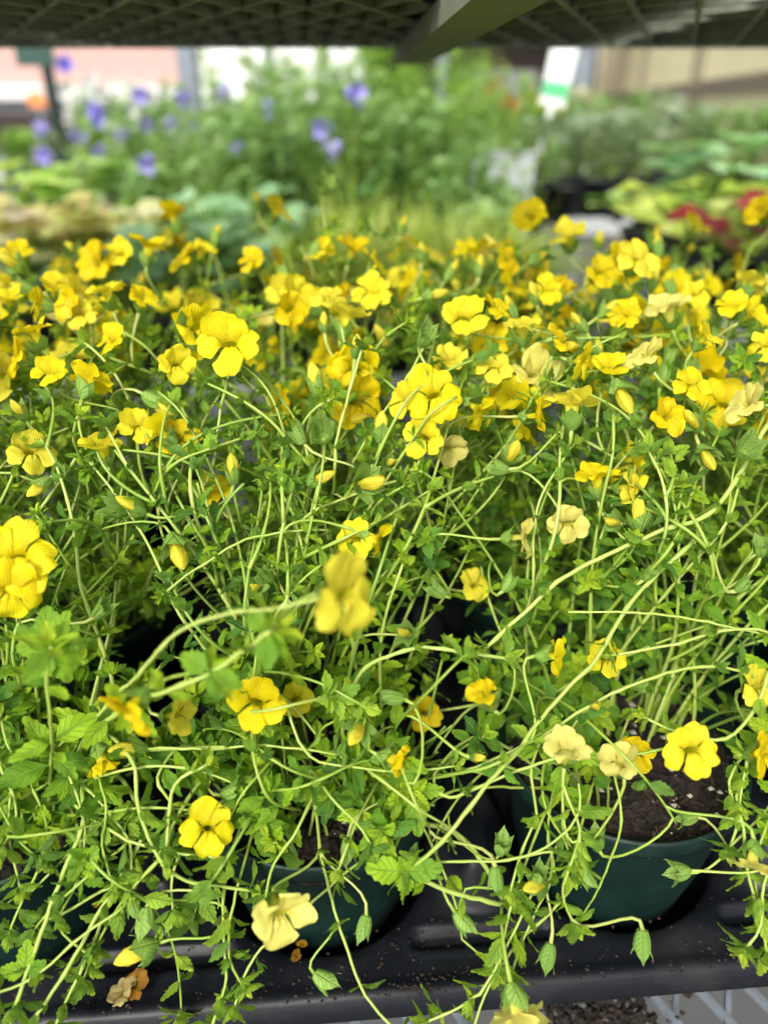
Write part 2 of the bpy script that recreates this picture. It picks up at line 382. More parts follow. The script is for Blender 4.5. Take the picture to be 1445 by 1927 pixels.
def smooth(a, b, x):
    t = min(1, max(0, (x - a) / (b - a))); return t * t * (3 - 2 * t)
TUBE_L = .0115
def corolla_mesh(name, seed, flare=85, reflex=12, lobe=.0116, wmax=.0071, closed=0, nt=11, ns=11):
    r = random.Random(seed); mb = MB(); r0 = .0034 * (1 - .5 * closed)
    # tube
    n = 20; prof = [(.0011, 0), (.0014, .003), (.0022, .006), (.0031, .009), (r0, TUBE_L)]
    vs = []; fs = []; uv = []
    for k, (rr, z) in enumerate(prof):
        for i in range(n + 1):
            a = 2 * math.pi * i / n; vs.append((rr * math.cos(a), rr * math.sin(a) * (1 - .145 * k), z)); uv.append((i / n, k / 8))
    for k in range(len(prof) - 1):
        for i in range(n): b = k * (n + 1) + i; fs.append((b, b + 1, b + n + 2, b + n + 1))
    mb.add(vs, fs, uv, .5)
    # lobes
    for li, ang in enumerate((58, 122, 352, 270, 188)):
        phi = R(ang + r.uniform(-4, 4)); er = np.array((math.cos(phi), math.sin(phi), 0)); et = np.array((-math.sin(phi), math.cos(phi), 0)); ez = np.array((0, 0, 1.))
        upper = li < 2
        fl = flare + r.uniform(-16, 16) - (24 if upper else -6); rf = reflex + r.uniform(-8, 22); Lb = lobe * r.uniform(.82, 1.12) * (.95 if upper else 1.03); wm = wmax * r.uniform(.92, 1.12)
        ph1, ph2, amp = r.uniform(0, 6), r.uniform(0, 6), r.uniform(.0004, .0013); notch = r.uniform(.03, .18); cup = r.uniform(-.9, 1.3); tws = r.uniform(-.32, .32)
        side = r.uniform(-.18, .18)
        prof = [(0., 0.)]; M_ = 30
        for i in range(M_):
            q = (i + .5) / M_; th = R(22 + (fl - 22) * smooth(0, .38, q) + rf * smooth(.45, 1, q))
            prof.append((prof[-1][0] + math.sin(th) * Lb / M_, prof[-1][1] + math.cos(th) * Lb / M_))
        prof = np.array(prof); vs = []; uv = []
        for i in range(nt):
            t = i / (nt - 1)
            for j in range(ns):
                s = -1 + 2 * j / (ns - 1)
                q = t * (1 - .50 * abs(s) ** 2.8) - notch * t * t * math.exp(-(s / .22) ** 2)
                rad, z = prof[min(M_, int(q * M_))] + (prof[min(M_, int(q * M_) + 1)] - prof[min(M_, int(q * M_))]) * (q * M_ - int(q * M_))
                hw = r0 * .60 + (wm - r0 * .6) * smooth(0, .55, q)
                m_ = smooth(0, .35, t); base_r = r0 * math.cos(s * R(36)) * (1 - m_) + r0 * m_ * .95
                b = r0 * math.sin(s * R(36)) * (1 - m_) + s * hw * m_
                p = er * (base_r + rad) + et * (b + side * rad * t) + ez * (TUBE_L + z)
                p = p + ez * (-cup * wm * .32 * s * s * t + tws * s * hw * smooth(.1, .7, t) + amp * math.sin(4.5 * s + ph1) * t * t + amp * .8 * math.sin(7 * t + 3 * s + ph2) * t)
                if not upper and li == 3: p = p + ez * .0019 * math.exp(-((t - .16) / .11) ** 2) * (math.exp(-((abs(s) - .42) / .26) ** 2))
                p = p + ez * .00022 * math.sin(s * 15) * math.sin(math.pi * min(1, t * 1.4))
                hh = math.hypot(p[0], p[1]); p = p * np.array((1, .42 + .58 * smooth(.0028, .0085, hh), 1))
                if upper: p = p + np.array((0, .0016 * smooth(.0, .5, t), 0))
                vs.append(p); uv.append(((s + 1) / 2, t))
        fs = [(i * ns + j, i * ns + j + 1, (i + 1) * ns + j + 1, (i + 1) * ns + j) for i in range(nt - 1) for j in range(ns - 1)]
        mb.add(vs, fs, uv, 1.0 if upper else 0.0)
    return mb.mesh(name, M['petal'])
def sepals(mb, r, L=.010, spread=.15, bulge=.0034, wr=1.0, tip=.3, closed=False):
    for k in range(5):
        a0 = R(90 + 72 * k) + r.uniform(-.1, .1); wide = (1.35 if k == 0 else .9) * wr; LL = L * (1.12 if k == 0 else r.uniform(.85, 1.0))
        sp = spread * r.uniform(.5, 1.6); vs = []; uv = []; ns, nt = 5, 9
        for i in range(nt):
            t = i / (nt - 1)
            rr = bulge * math.sin(min(1, t * 1.5) * math.pi / 2) + .0009
            if closed: rr = bulge * math.sin(math.pi * min(1, .08 + t * .86)) + .0006
            rr += sp * L * smooth(.4, 1, t) + tip * .002 * smooth(.75, 1, t)
            hw = wide * bulge * (.95 * math.sin(math.pi * min(1, .12 + t * .9)) ** .8 + .03) * (1 - .75 * smooth(.65, 1, t))
            for j in range(ns):
                s = -1 + 2 * j / (ns - 1); da = s * hw / max(rr, .0016)
                rj = rr + (.0004 if k % 2 else .0009) + .0004 * abs(s)
                vs.append((rj * math.cos(a0 + da), rj * math.sin(a0 + da), t * LL)); uv.append(((s + 1) / 2, t))
        fs = [(i * ns + j, i * ns + j + 1, (i + 1) * ns + j + 1, (i + 1) * ns + j) for i in range(nt - 1) for j in range(ns - 1)]
        mb.add(vs, fs, uv, r.uniform(.1, .9))
    mb.lathe([(.0005, -.0008), (.0013, .0), (.0021, .0012)], 10)
    return mb
COROLLA = [corolla_mesh('flower', k, flare=[88, 80, 92, 70, 84, 62, 95, 78, 86, 74][k], reflex=[10, 18, 5, 25, 0, 30, 12, -5, 20, 8][k]) for k in range(10)]
TRUMPET = [corolla_mesh('flower', 50 + k, flare=38 + 8 * k, reflex=[20, 5, 30][k], lobe=.0100, wmax=.0060, closed=.1) for k in range(3)]
FUNNEL = [corolla_mesh('flower', 70 + k, flare=62 + 5 * k, reflex=[25, 12, 34, 18][k], lobe=.0118) for k in range(4)]
CALYX = [sepals(MB(), random.Random(k + 5), spread=[.12, .2, .3, .16][k]).mesh('calyx', M['calyx']) for k in range(4)]
POD = [sepals(MB(), random.Random(k + 25), L=.0125, spread=[.06, .10, .15, .04][k], bulge=[.0024, .0021, .0027, .0019][k], wr=1.05, tip=1.1, closed=True).mesh('pod', M['calyx']) for k in range(4)]
def budtip(seed):
    r = random.Random(seed); mb = MB(); n = 15; prof = [(.0020, .003), (.0028, .0075), (.0032, .0100), (.0029, .0125), (.0022, .0145), (.0012, .0163), (.0002, .0174)]
    vs = []; fs = []; uv = []
    for k, (rr, z) in enumerate(prof):
        for i in range(n):
            a = 2 * math.pi * i / n + k * .22; q = rr * (1 + .26 * math.sin(3 * a + seed) + .06 * math.sin(7 * a)); vs.append((q * math.cos(a), q * .8 * math.sin(a), z)); uv.append((i / n * 2, k / 6))
    for k in range(len(prof) - 1):
        for i in range(n): fs.append((k * n + i, k * n + (i + 1) % n, (k + 1) * n + (i + 1) % n, (k + 1) * n + i))
    mb.add(vs, fs, uv, .0); return mb.mesh('bud', M['petal'])
BUDTIP = [budtip(k) for k in range(3)]

# ------------------------------------------------------------------ plants
ROT = R(4.5)
UX = np.array((math.cos(ROT), math.sin(ROT), 0)) * .165; UY = np.array((-math.sin(ROT), math.cos(ROT), 0)) * .165
RIM, SOILZ, DECK, BENCH = .945, .934, .871, .800
def potpos(c, rw): return np.array((-.035, .290, 0)) + UX * c + UY * rw
class Plant: pass
def dep(y):
    tb = [(380, .60), (450, .545), (500, .48), (560, .43), (640, .385), (740, .365), (900, .355), (1050, .345), (1250, .33), (1450, .325), (1600, .325), (1927, .325)]
    for (a, b), (c, d) in zip(tb, tb[1:]):
        if y <= c: return b + (d - b) * max(0, (y - a)) / (c - a)
    return .325
FL = [ # kind x y size(px) facing(r,u,t) [depth] [pale]
 ('f',325,405,72,(-.35,.9,.15)),('f',345,483,68,(-.5,.5,.5)),('f',525,392,66,(.5,.6,.5)),('f',225,478,64,(-.2,.2,1)),
 ('f',605,478,66,(-.4,.7,.4)),('f',665,466,68,(.3,.7,.5)),('f',712,497,58,(.6,.4,.3)),('f',893,470,90,(-.15,.95,.2)),('f',957,488,64,(.4,.3,.8)),
 ('f',1070,440,80,(-.2,.7,.6)),('f',1130,512,72,(.2,.2,.9)),('f',1155,480,50,(.8,.3,.2)),('f',1310,552,68,(0,.4,.8)),('f',1408,530,72,(.3,.95,.1)),
 ('f',1255,577,88,(-.3,.8,.3),0,1),('f',1420,590,66,(.5,.3,.8)),('f',1330,632,74,(.4,.5,.4)),('f',1212,665,84,(-.5,.7,.4),0,1),('f',1100,682,74,(.6,-.2,.5)),
 ('f',985,612,82,(0,.9,.3)),('f',873,597,94,(-.1,.25,1),.40),('f',700,548,82,(-.2,.5,.7)),('f',560,550,76,(.5,.2,.8)),('f',548,582,74,(.3,-.1,.5)),
 ('f',430,645,122,(0,.15,1),.345),('f',332,685,56,(.3,0,.8)),('f',200,545,80,(-.2,.9,.35)),('f',72,570,56,(-.8,.3,.1)),('f',130,572,60,(-.4,.1,.8)),
 ('f',65,622,76,(-.3,.8,.3)),('f',30,668,80,(-.7,.2,.5)),('f',172,712,92,(.2,.8,-.3)),('f',60,850,92,(.6,.3,.7)),('f',192,838,86,(-.1,.85,.45)),
 ('f',300,812,84,(-.75,.55,.1)),('f',405,922,74,(0,.6,.6),.39),('f',817,742,112,(0,.2,1),.352),('f',797,822,86,(-.25,.05,.9),.355),('f',903,772,86,(.7,-.45,.3)),
 ('f',762,752,66,(-.5,.3,.6),.37),('f',845,845,66,(.2,-.3,.6),.38,1),('f',845,676,62,(0,.6,.5)),('f',1076,758,104,(0,1,.1),.35),('f',1012,782,74,(.6,0,.3)),
 ('f',1257,782,82,(.25,.3,.8)),('f',1302,722,78,(.1,.5,.9)),('f',1402,757,88,(-.6,.5,.3),0,1),('f',1122,895,86,(-.1,.95,.2)),('f',1188,917,50,(.6,.0,.5)),
 ('f',1068,987,84,(0,-.35,.9),.345,1),('f',985,1010,88,(.85,.1,.25),.35,1),('f',668,1014,78,(-.35,.1,.8)),('f',712,1012,66,(.8,-.25,.1)),
 ('f',655,1118,165,(.55,.05,.55),.25),('f',28,1050,150,(.2,.25,1),.31),('f',22,1112,130,(.35,-.1,.9),.305),('f',235,1340,122,(-.5,-.5,.5),.28),
 ('f',482,1322,118,(0,.15,1),.325),('f',338,1345,90,(.7,.1,.25)),('t',195,1440,74,(.4,-.9,.3)),('t',752,1432,66,(.7,-.1,.3)),('t',910,1300,86,(-.35,.7,.3),.31),
 ('f',1048,1235,60,(.9,0,.1)),('f',1140,1238,74,(0,.3,.7),.37),('f',1066,1408,92,(0,.9,.45),.32,1),('f',1165,1435,82,(-.3,.6,.4),.33,1),('f',1192,1420,66,(.3,.4,.7),.35),
 ('f',1300,1412,104,(-.15,.15,1),.318),('f',1428,1292,76,(.2,.2,.6)),('f',1440,1420,60,(.5,.2,.6)),('f',393,1558,104,(.25,.35,.8),.318),('f',530,1722,128,(.35,-.1,.85),.305,1),
 ('f',1415,1628,92,(-.25,-.8,.4),.32,1),('f',975,1912,116,(.2,-.9,.3),.31,1),('f',800,1342,62,(0,.2,.8),.40),('f',558,1315,74,(.3,.2,.8),.37),('f',895,1100,52,(.2,.3,.7),.40),
 ('f',380,470,60,(.2,.8,.3)),('f',475,490,60,(-.2,.4,.6)),('f',105,540,60,(.3,.6,.5)),('f',150,590,62,(.2,.3,.8)),('f',1030,545,55,(0,.3,.6)),('f',935,575,66,(.4,.5,.5)),
 ('f',1175,590,66,(-.2,.5,.6)),('f',1375,575,64,(-.3,.6,.6)),('f',1440,650,70,(-.4,.4,.6)),('f',620,560,58,(0,.5,.5)),('f',270,560,55,(.3,.5,.4)),('f',95,700,75,(0,.4,.5)),
 ('f',210,640,62,(-.3,.3,.5)),('f',15,560,60,(0,.6,.5)),('f',260,800,58,(.2,.4,.6)),('f',1145,690,66,(0,.5,.6)),('f',1060,640,58,(.3,.5,.5)),('f',930,690,58,(0,.3,.6)),('f',1250,1180+60,0,(0,0,1)),
]
BD = [ # kind x y facing scale depth
 ('b',140,467,(-.8,.5,.2),1.1),('b',408,440,(.3,.9,.1),1.1),('b',484,378,(0,.9,.2),1.1),('b',758,422,(.3,.8,.1),1.1),('b',793,474,(0,1,.1),1),('b',903,498,(0,.9,.4),1),
 ('b',1127,450,(0,.8,.5),1),('b',1238,462,(0,1,0),1.15),('b',42,540,(-.8,.2,.3),1),('b',850,508,(.5,.8,.1),1.1),('b',820,553,(.9,.2,.2),1.1),('b',960,575,(-.4,.7,.3),1),
 ('b',1003,550,(-.3,.7,.4),1),('b',1088,605,(-.6,.6,.3),1),('b',1145,580,(.6,.5,.2),1),('b',1230,525,(.2,.8,.4),1),('b',300,762,(.8,-.55,.1),1.3),('b',72,918,(-.4,-.5,.5),1),
 ('b',245,950,(-.8,.5,.3),1.1),('b',437,880,(0,.9,.4),1.1),('b',718,802,(.05,1,.1),1.1),('b',592,712,(-.2,.9,.2),1.2),('b',604,898,(.8,.3,.2),1.1),('b',1172,748,(.3,-.85,.35),1.4),
 ('b',1330,862,(.2,-.7,.5),1.1),('b',1302,790,(-.6,.6,.3),1),('b',1202,965,(0,1,.1),1.2),('b',1152,982,(-.6,.1,.5),.9),('b',335,1040,(.4,-.8,.4),1.35),('b',670,1382,(-.3,-.3,.9),1.2),
 ('b',255,1795,(-.8,-.2,.4),1.35),('b',425,1742,(.1,-.2,1),.9),('b',240,1412,(-.7,.1,.4),1.2),('b',1004,1668,(-.7,.1,.6),1.1),('b',1120,1328,(.1,.3,.9),.8),('b',900,1455-30,(.3,.2,.6),.8),
 ('b',965,850,(.2,.6,.5),1),('b',480,1105,(0,.2,.9),.8),('b',760,1190,(-.3,.2,.6),.9),('b',670,650,(.1,.8,.4),.9),('b',35,770,(-.2,.5,.5),.9),('b',610,605,(0,.9,.3),.8),('b',735,870,(.3,.2,.9),.7),
 ('p',560,818,(-.5,.75,.1),1.3),('p',935,880,(-.85,.15,.2),1.3),('p',195,1145,(.7,.65,.2),1.5),('p',735,1313,(-.9,.1,.2),1.4),('p',1122,1580,(-.2,.8,.3),1.4),('p',1275,1640,(-.95,.05,.2),1.35),
 ('p',1208,1775,(-.05,-1,.1),1.45),('p',932,1655,(0,-1,.2),1.3),('p',945,1590,(.1,.9,.4),1.3),('p',1100,1650,(.4,-.8,.1),1.2),('p',275,1732,(0,-1,.2),1.4),('p',250,1705,(.3,-.9,.1),1.3),
 ('p',610,1845,(.8,-.5,.1),1.3),('p',870,1735,(.6,-.75,.1),1.3),('p',685,1745,(-.2,-.95,.1),1.3),('p',1015,1705-60,(.2,.8,.3),1.2),('p',1030,1800,(-.3,-.9,.2),1.35),('p',500,1085,(-.3,.3,.6),1.2),
 ('p',180,1560,(.7,.6,.2),1.5),('p',440,1490,(.8,.35,.3),1.5),('p',1200,1290,(.2,.2,.9),.9),('p',820,1110,(-.7,.5,.3),1.2),('p',960,1095,(.5,.7,.2),1.3),('p',655,1600,(0,-.9,.3),1.35),
 ('p',1290,1540,(-.9,-.05,.2),1.3,.36),('p',1220,1080,(.3,.6,.5),1),('p',1400,1100,(.4,.5,.4),1.2),('p',1430,1030,(-.2,.6,.4),1.2),('p',560,1120,(.2,.6,.5),1),('p',300,930,(.2,.7,.5),1.2),('p',110,890,(.3,.6,.5),1.2),
]

_hp = []
for it in FL:
    if it[3]: _hp.append((it[1], it[2], it[3] * .42, (it[5] if len(it) > 5 and it[5] else dep(it[2])) - .002))
for it in BD: _hp.append((it[1], it[2], 22, (it[5] if len(it) > 5 else dep(it[2])) - .002))
_hp = np.array(_hp)
def hides(p, grow=1.0):
    """true where a leaf would stand in front of one of the flowers read from the photo"""
    v = np.asarray(p) - np.array((0, 0, CAMZ)); d = -v.dot(CT)
    if d < .05: return True
    x = 722.5 + FPX * v.dot(CR) / d; y = 963.5 - FPX * v.dot(CU) / d
    return bool(np.any((np.hypot(_hp[:, 0] - x, _hp[:, 1] - y) < _hp[:, 2] * grow + .004 * FPX / d) & (d < _hp[:, 3])))
PL = []
SAMPLES = []       # (x,y,z), (plant, T)
LAB = {
 (-1, 0): 'yellow-flowered trailing plant in the far left front pot, spilling over the tray edge',
 (0, 0): 'yellow-flowered trailing plant in the front-row green pot left of the bare tray web',
 (1, 0): 'yellow-flowered trailing plant in the front green pot with the most bare soil showing',
 (2, 0): 'yellow-flowered trailing plant at the right end of the front row, mostly out of frame',
 (-2, 1): 'yellow-flowered plant at the far left of the second row, partly out of frame',
 (-1, 1): 'yellow-flowered plant in the second row behind the far left front pot',
 (0, 1): 'yellow-flowered plant in the second row directly behind the left visible green pot',
 (1, 1): 'yellow-flowered plant directly behind the front pot of bare soil',
 (2, 1): 'yellow-flowered plant at the right end of the second row',
 (-2, 2): 'yellow-flowered plant at the left end of the back row beside the variegated leaves',
 (-1, 2): 'tall yellow-flowered plant in the back row in front of the pale round mint leaves',
 (0, 2): 'yellow-flowered plant in the middle of the back row before the lime grass',
 (1, 2): 'yellow-flowered plant in the back row in front of the grey aisle',
 (2, 2): 'yellow-flowered plant at the right end of the back row beside the red-leaved pots',
}
POT_ME = None
def make_pot_mesh():
    mb = MB()
    prof = [(.0, -.100), (.044, -.100), (.046, -.098), (.0545, -.0595), (.0612, -.012), (.0618, -.011), (.0650, -.0105), (.0656, -.009), (.0660, -.002), (.0652, 0), (.0640, -.0003), (.0632, -.004), (.0612, -.012), (.052, -.06)]
    mb.lathe(prof, 72); return mb.mesh('pot', M['pot_green'])
def make_soil(seed):
    r = random.Random(seed); mb = MB(); vs = [(0, 0, 0)]; n = 110; ks = 34; fs = []; lump = [(r.uniform(0, 6.28), .06 * math.sqrt(r.random()), r.uniform(.002, .006), r.uniform(.001, .0035)) for _ in range(90)]; lump = [(q * math.cos(a), q * math.sin(a), w_, h_) for a, q, w_, h_ in lump]
    for k in range(1, ks):
        for i in range(n):
            a = 2 * math.pi * i / n; rr = .0622 * k / (ks - 1)
            z = .0022 * math.sin(rr * 180 + 3 * math.cos(a * 2 + seed)) + r.uniform(-.0016, .0020) + max([0] + [h_ * (1 - (((rr * math.cos(a) - lx) ** 2 + (rr * math.sin(a) - ly) ** 2) / w_ ** 2)) for lx, ly, w_, h_ in lump if abs(rr * math.cos(a) - lx) < w_ and abs(rr * math.sin(a) - ly) < w_]) - (.003 if k > ks - 3 else 0)
            vs.append((rr * math.cos(a), rr * math.sin(a), z))
    for i in range(n): fs.append((0, 1 + i, 1 + (i + 1) % n))
    for k in range(ks - 2):
        for i in range(n): fs.append((1 + k * n + i, 1 + k * n + (i + 1) % n, 1 + (k + 1) * n + (i + 1) % n, 1 + (k + 1) * n + i)[::-1])
    mb.add(vs, [tuple(f) for f in fs]); me = mb.mesh('soil', M['soil'], smooth=False)
    pb = MB()
    for _ in range(65):
        a = r.uniform(0, 6.28); rr = .06 * math.sqrt(r.random()); s = .0005 + .0021 * r.random() ** 2.5
        v = np.array([(r.uniform(-.3, .3) + x, r.uniform(-.3, .3) + y, r.uniform(-.2, .2) + z) for x, y, z in ((1, 0, 0), (-1, 0, 0), (0, 1, 0), (0, -1, 0), (0, 0, 1), (0, 0, -1))]) * s * np.array((1, r.uniform(.6, 1), .7))
        pb.add(v + np.array((rr * math.cos(a), rr * math.sin(a), .0035)), [(0, 2, 4), (2, 1, 4), (1, 3, 4), (3, 0, 4), (2, 0, 5), (1, 2, 5), (3, 1, 5), (0, 3, 5)])
    cb = MB()
    for _ in range(260):      # bark shreds
        a = r.uniform(0, 6.28); rr = .06 * math.sqrt(r.random()); L = r.uniform(.002, .007); d = r.uniform(0, 6.28); p = np.array((rr * math.cos(a), rr * math.sin(a), .003)); q = np.array((math.cos(d), math.sin(d), r.uniform(-.2, .6))) * L / 2
        cb.bar(p - q, p + q, r.uniform(.0005, .0016), .0006)
    return me, pb.mesh('perlite', M['perlite'], smooth=False), cb.mesh('bark_shreds', M['bark'], smooth=False)
M['bark'] = plain('bark', (.034, .020, .012), rough=.9, var=.5, scale=120)
POT_ME = make_pot_mesh(); SOILS = [make_soil(k) for k in range(3)]

def add_stem(pl, path, r0, r1, rn, nodes_kw=None, leaves=True, name='stem'):
    path = np.asarray(path); n = len(path)
    mb = MB(); rad = np.linspace(r0, r1, n); cl_ = np.concatenate([[0], np.cumsum(np.linalg.norm(np.diff(path, axis=0), axis=1))]); rad = rad * (1 + .38 * np.maximum(0, np.cos(2 * math.pi * cl_ / .019)) ** 10)
    mb.tube(path, rad, 7, rn)
    so = mb.obj(name, M['stem'], pl.e, origin=pl.o)
    nodes = []
    if leaves:
        fb = MB(); nodes = dress(fb, path, pl.r, **(nodes_kw or {}))
        if fb.n: fb.obj('foliage', M['leaf'], so, origin=pl.o)
    for p, T, fr in nodes:
        if p[2] > .93: SAMPLES.append((p, T, pl))
    return nodes

def frame(Z, up=None, roll=0):
    Z = nrm(Z); up = np.array((0, 0, 1.)) if up is None else up
    if abs(Z.dot(up)) > .93: up = np.array((0, .9, .1))
    Y = nrm(up - Z * up.dot(Z)); X = np.cross(Y, Z)
    m = Matrix(((X[0], Y[0], Z[0]), (X[1], Y[1], Z[1]), (X[2], Y[2], Z[2]))).to_4x4()
    return m @ Matrix.Rotation(roll, 4, 'Z')
NF = [0]; HR_ = random.Random(77)
def pedicel_path(A, T, B, D, r, slack=.35):
    """from stem point A (stem direction T) to flower base B entering along D"""
    d = np.linalg.norm(B - A); k = max(.008, d * slack)
    side = np.array([r.uniform(-.3, .3) for _ in range(3)])
    P1 = A + nrm(T + side + .5 * nrm(B - A)) * k; P2 = B - D * k * 1.1
    t = np.linspace(0, 1, max(8, int(d / .004)))[:, None]
    return (1 - t) ** 3 * A + 3 * (1 - t) ** 2 * t * P1 + 3 * (1 - t) * t * t * P2 + t ** 3 * B
def nearest(B, D=None, maxz=None, want=.035):
    best, bs = None, 1e9
    for p, T, pl in SAMPLES:
        v = B - p; d = np.linalg.norm(v)
        if d < .010: continue
        c = abs(d - want) + (max(0, -(v.dot(D)) / d) * .03 if D is not None else 0) + (max(0, p[2] - B[2] - .012) * .6)
        if c < bs: bs, best = c, (p, T, pl)
    return best
YEL = [(.88, .76, .012), (.87, .72, .008), (.90, .80, .03), (.86, .67, .006), (.88, .80, .06)]
PALE = (.88, .82, .22)
def bloom(kind, C, D, scale, r, color=None, anchor=None, roll=None, straight=False):
    """kind: f open, t trumpet, b bud with yellow tip, p closed pod. C is the throat (or centre for buds)"""
    D = nrm(D); off = {'f': TUBE_L + .002, 't': TUBE_L + .003, 'b': .009, 'p': .006}[kind] * scale
    B = np.asarray(C) - D * off
    A, T, pl = anchor if anchor else nearest(B, D)
    roll = r.uniform(-.35, .35) if roll is None else roll
    mat = Matrix.Translation(Vector(B - pl.o)) @ frame(D, roll=roll) @ Matrix.Scale(scale, 4)
    ct = None
    if kind in 'ft':
        me = r.choice(TRUMPET if kind == 't' else (FUNNEL if D.dot(CT) < .60 or (r is not HR_ and r.random() < .35) else COROLLA)); o = link('flower', me, pl.e)
        c = color or r.choice(YEL); j = r.uniform(.93, 1.04); o.color = (min(1, c[0] * j), min(1, c[1] * j), c[2], 1)
        cx = link('calyx', r.choice(CALYX), o)
    elif kind == 'b':
        o = link('bud', r.choice(BUDTIP), pl.e); c = color or (.89, .82, .09); o.color = (*c, 1)
        cx = link('calyx', r.choice(POD if r.random() < .5 else CALYX), o)
    else:
        o = link('pod', r.choice(POD), pl.e)
    o.matrix_local = mat
    path = pedicel_path(A, T, B, D, r)
    inv = np.array(mat.inverted()); lp = (path - pl.o) @ inv[:3, :3].T + inv[:3, 3]
    mb = MB(); rr = r.uniform(.00052, .00075) / scale; rad = np.full(len(lp), rr); rad[-3:] *= (1.1, 1.3, 1.6)
    mb.tube(lp, rad, 6, r.choice((.3, .5, .7, .9))); pd = mb.obj('pedicel', M['stem'], o)
    NF[0] += 1
    return o

def canopy_limit(x, y):
    return 1.142 + .016 * smooth(.3, .55, y) + .010 * math.sin(x * 17 + 1.3) + .008 * math.sin(y * 23 + x * 9)
def grow(pl, start, d0, L, wander=.16, upb=.05, lim=True, grav=0):
    p = np.array(start, float); d = nrm(np.array(d0, float)); out = [p.copy()]; r = pl.r
    wv = np.array([r.uniform(-1, 1) for _ in range(3)]); cl = canopy_limit(start[0], start[1]) - r.random() ** 1.5 * (.085 if start[1] > .5 else .055)
    for k in range(int(L / .005)):
        wv = nrm(wv + .35 * np.array([r.uniform(-1, 1) for _ in range(3)]))
        d = nrm(d + wander * .5 * wv * .5 + np.array((0, 0, upb - grav * k)))
        if -(p - np.array((0, 0, CAMZ))).dot(CT) < (.348 if p[2] > 1.0 and upb > .04 else .325): d = nrm(d - CT * .3)
        if lim and p[2] > cl - .02: d = nrm(d * np.array((1, 1, .72)))
        if lim and p[2] > cl: break
        if p[2] < DECK + .012 and d[2] < 0 and p[1] > .19: d[2] = .02; d = nrm(d)
        p = p + d * .005; out.append(p.copy())
    return np.array(out)

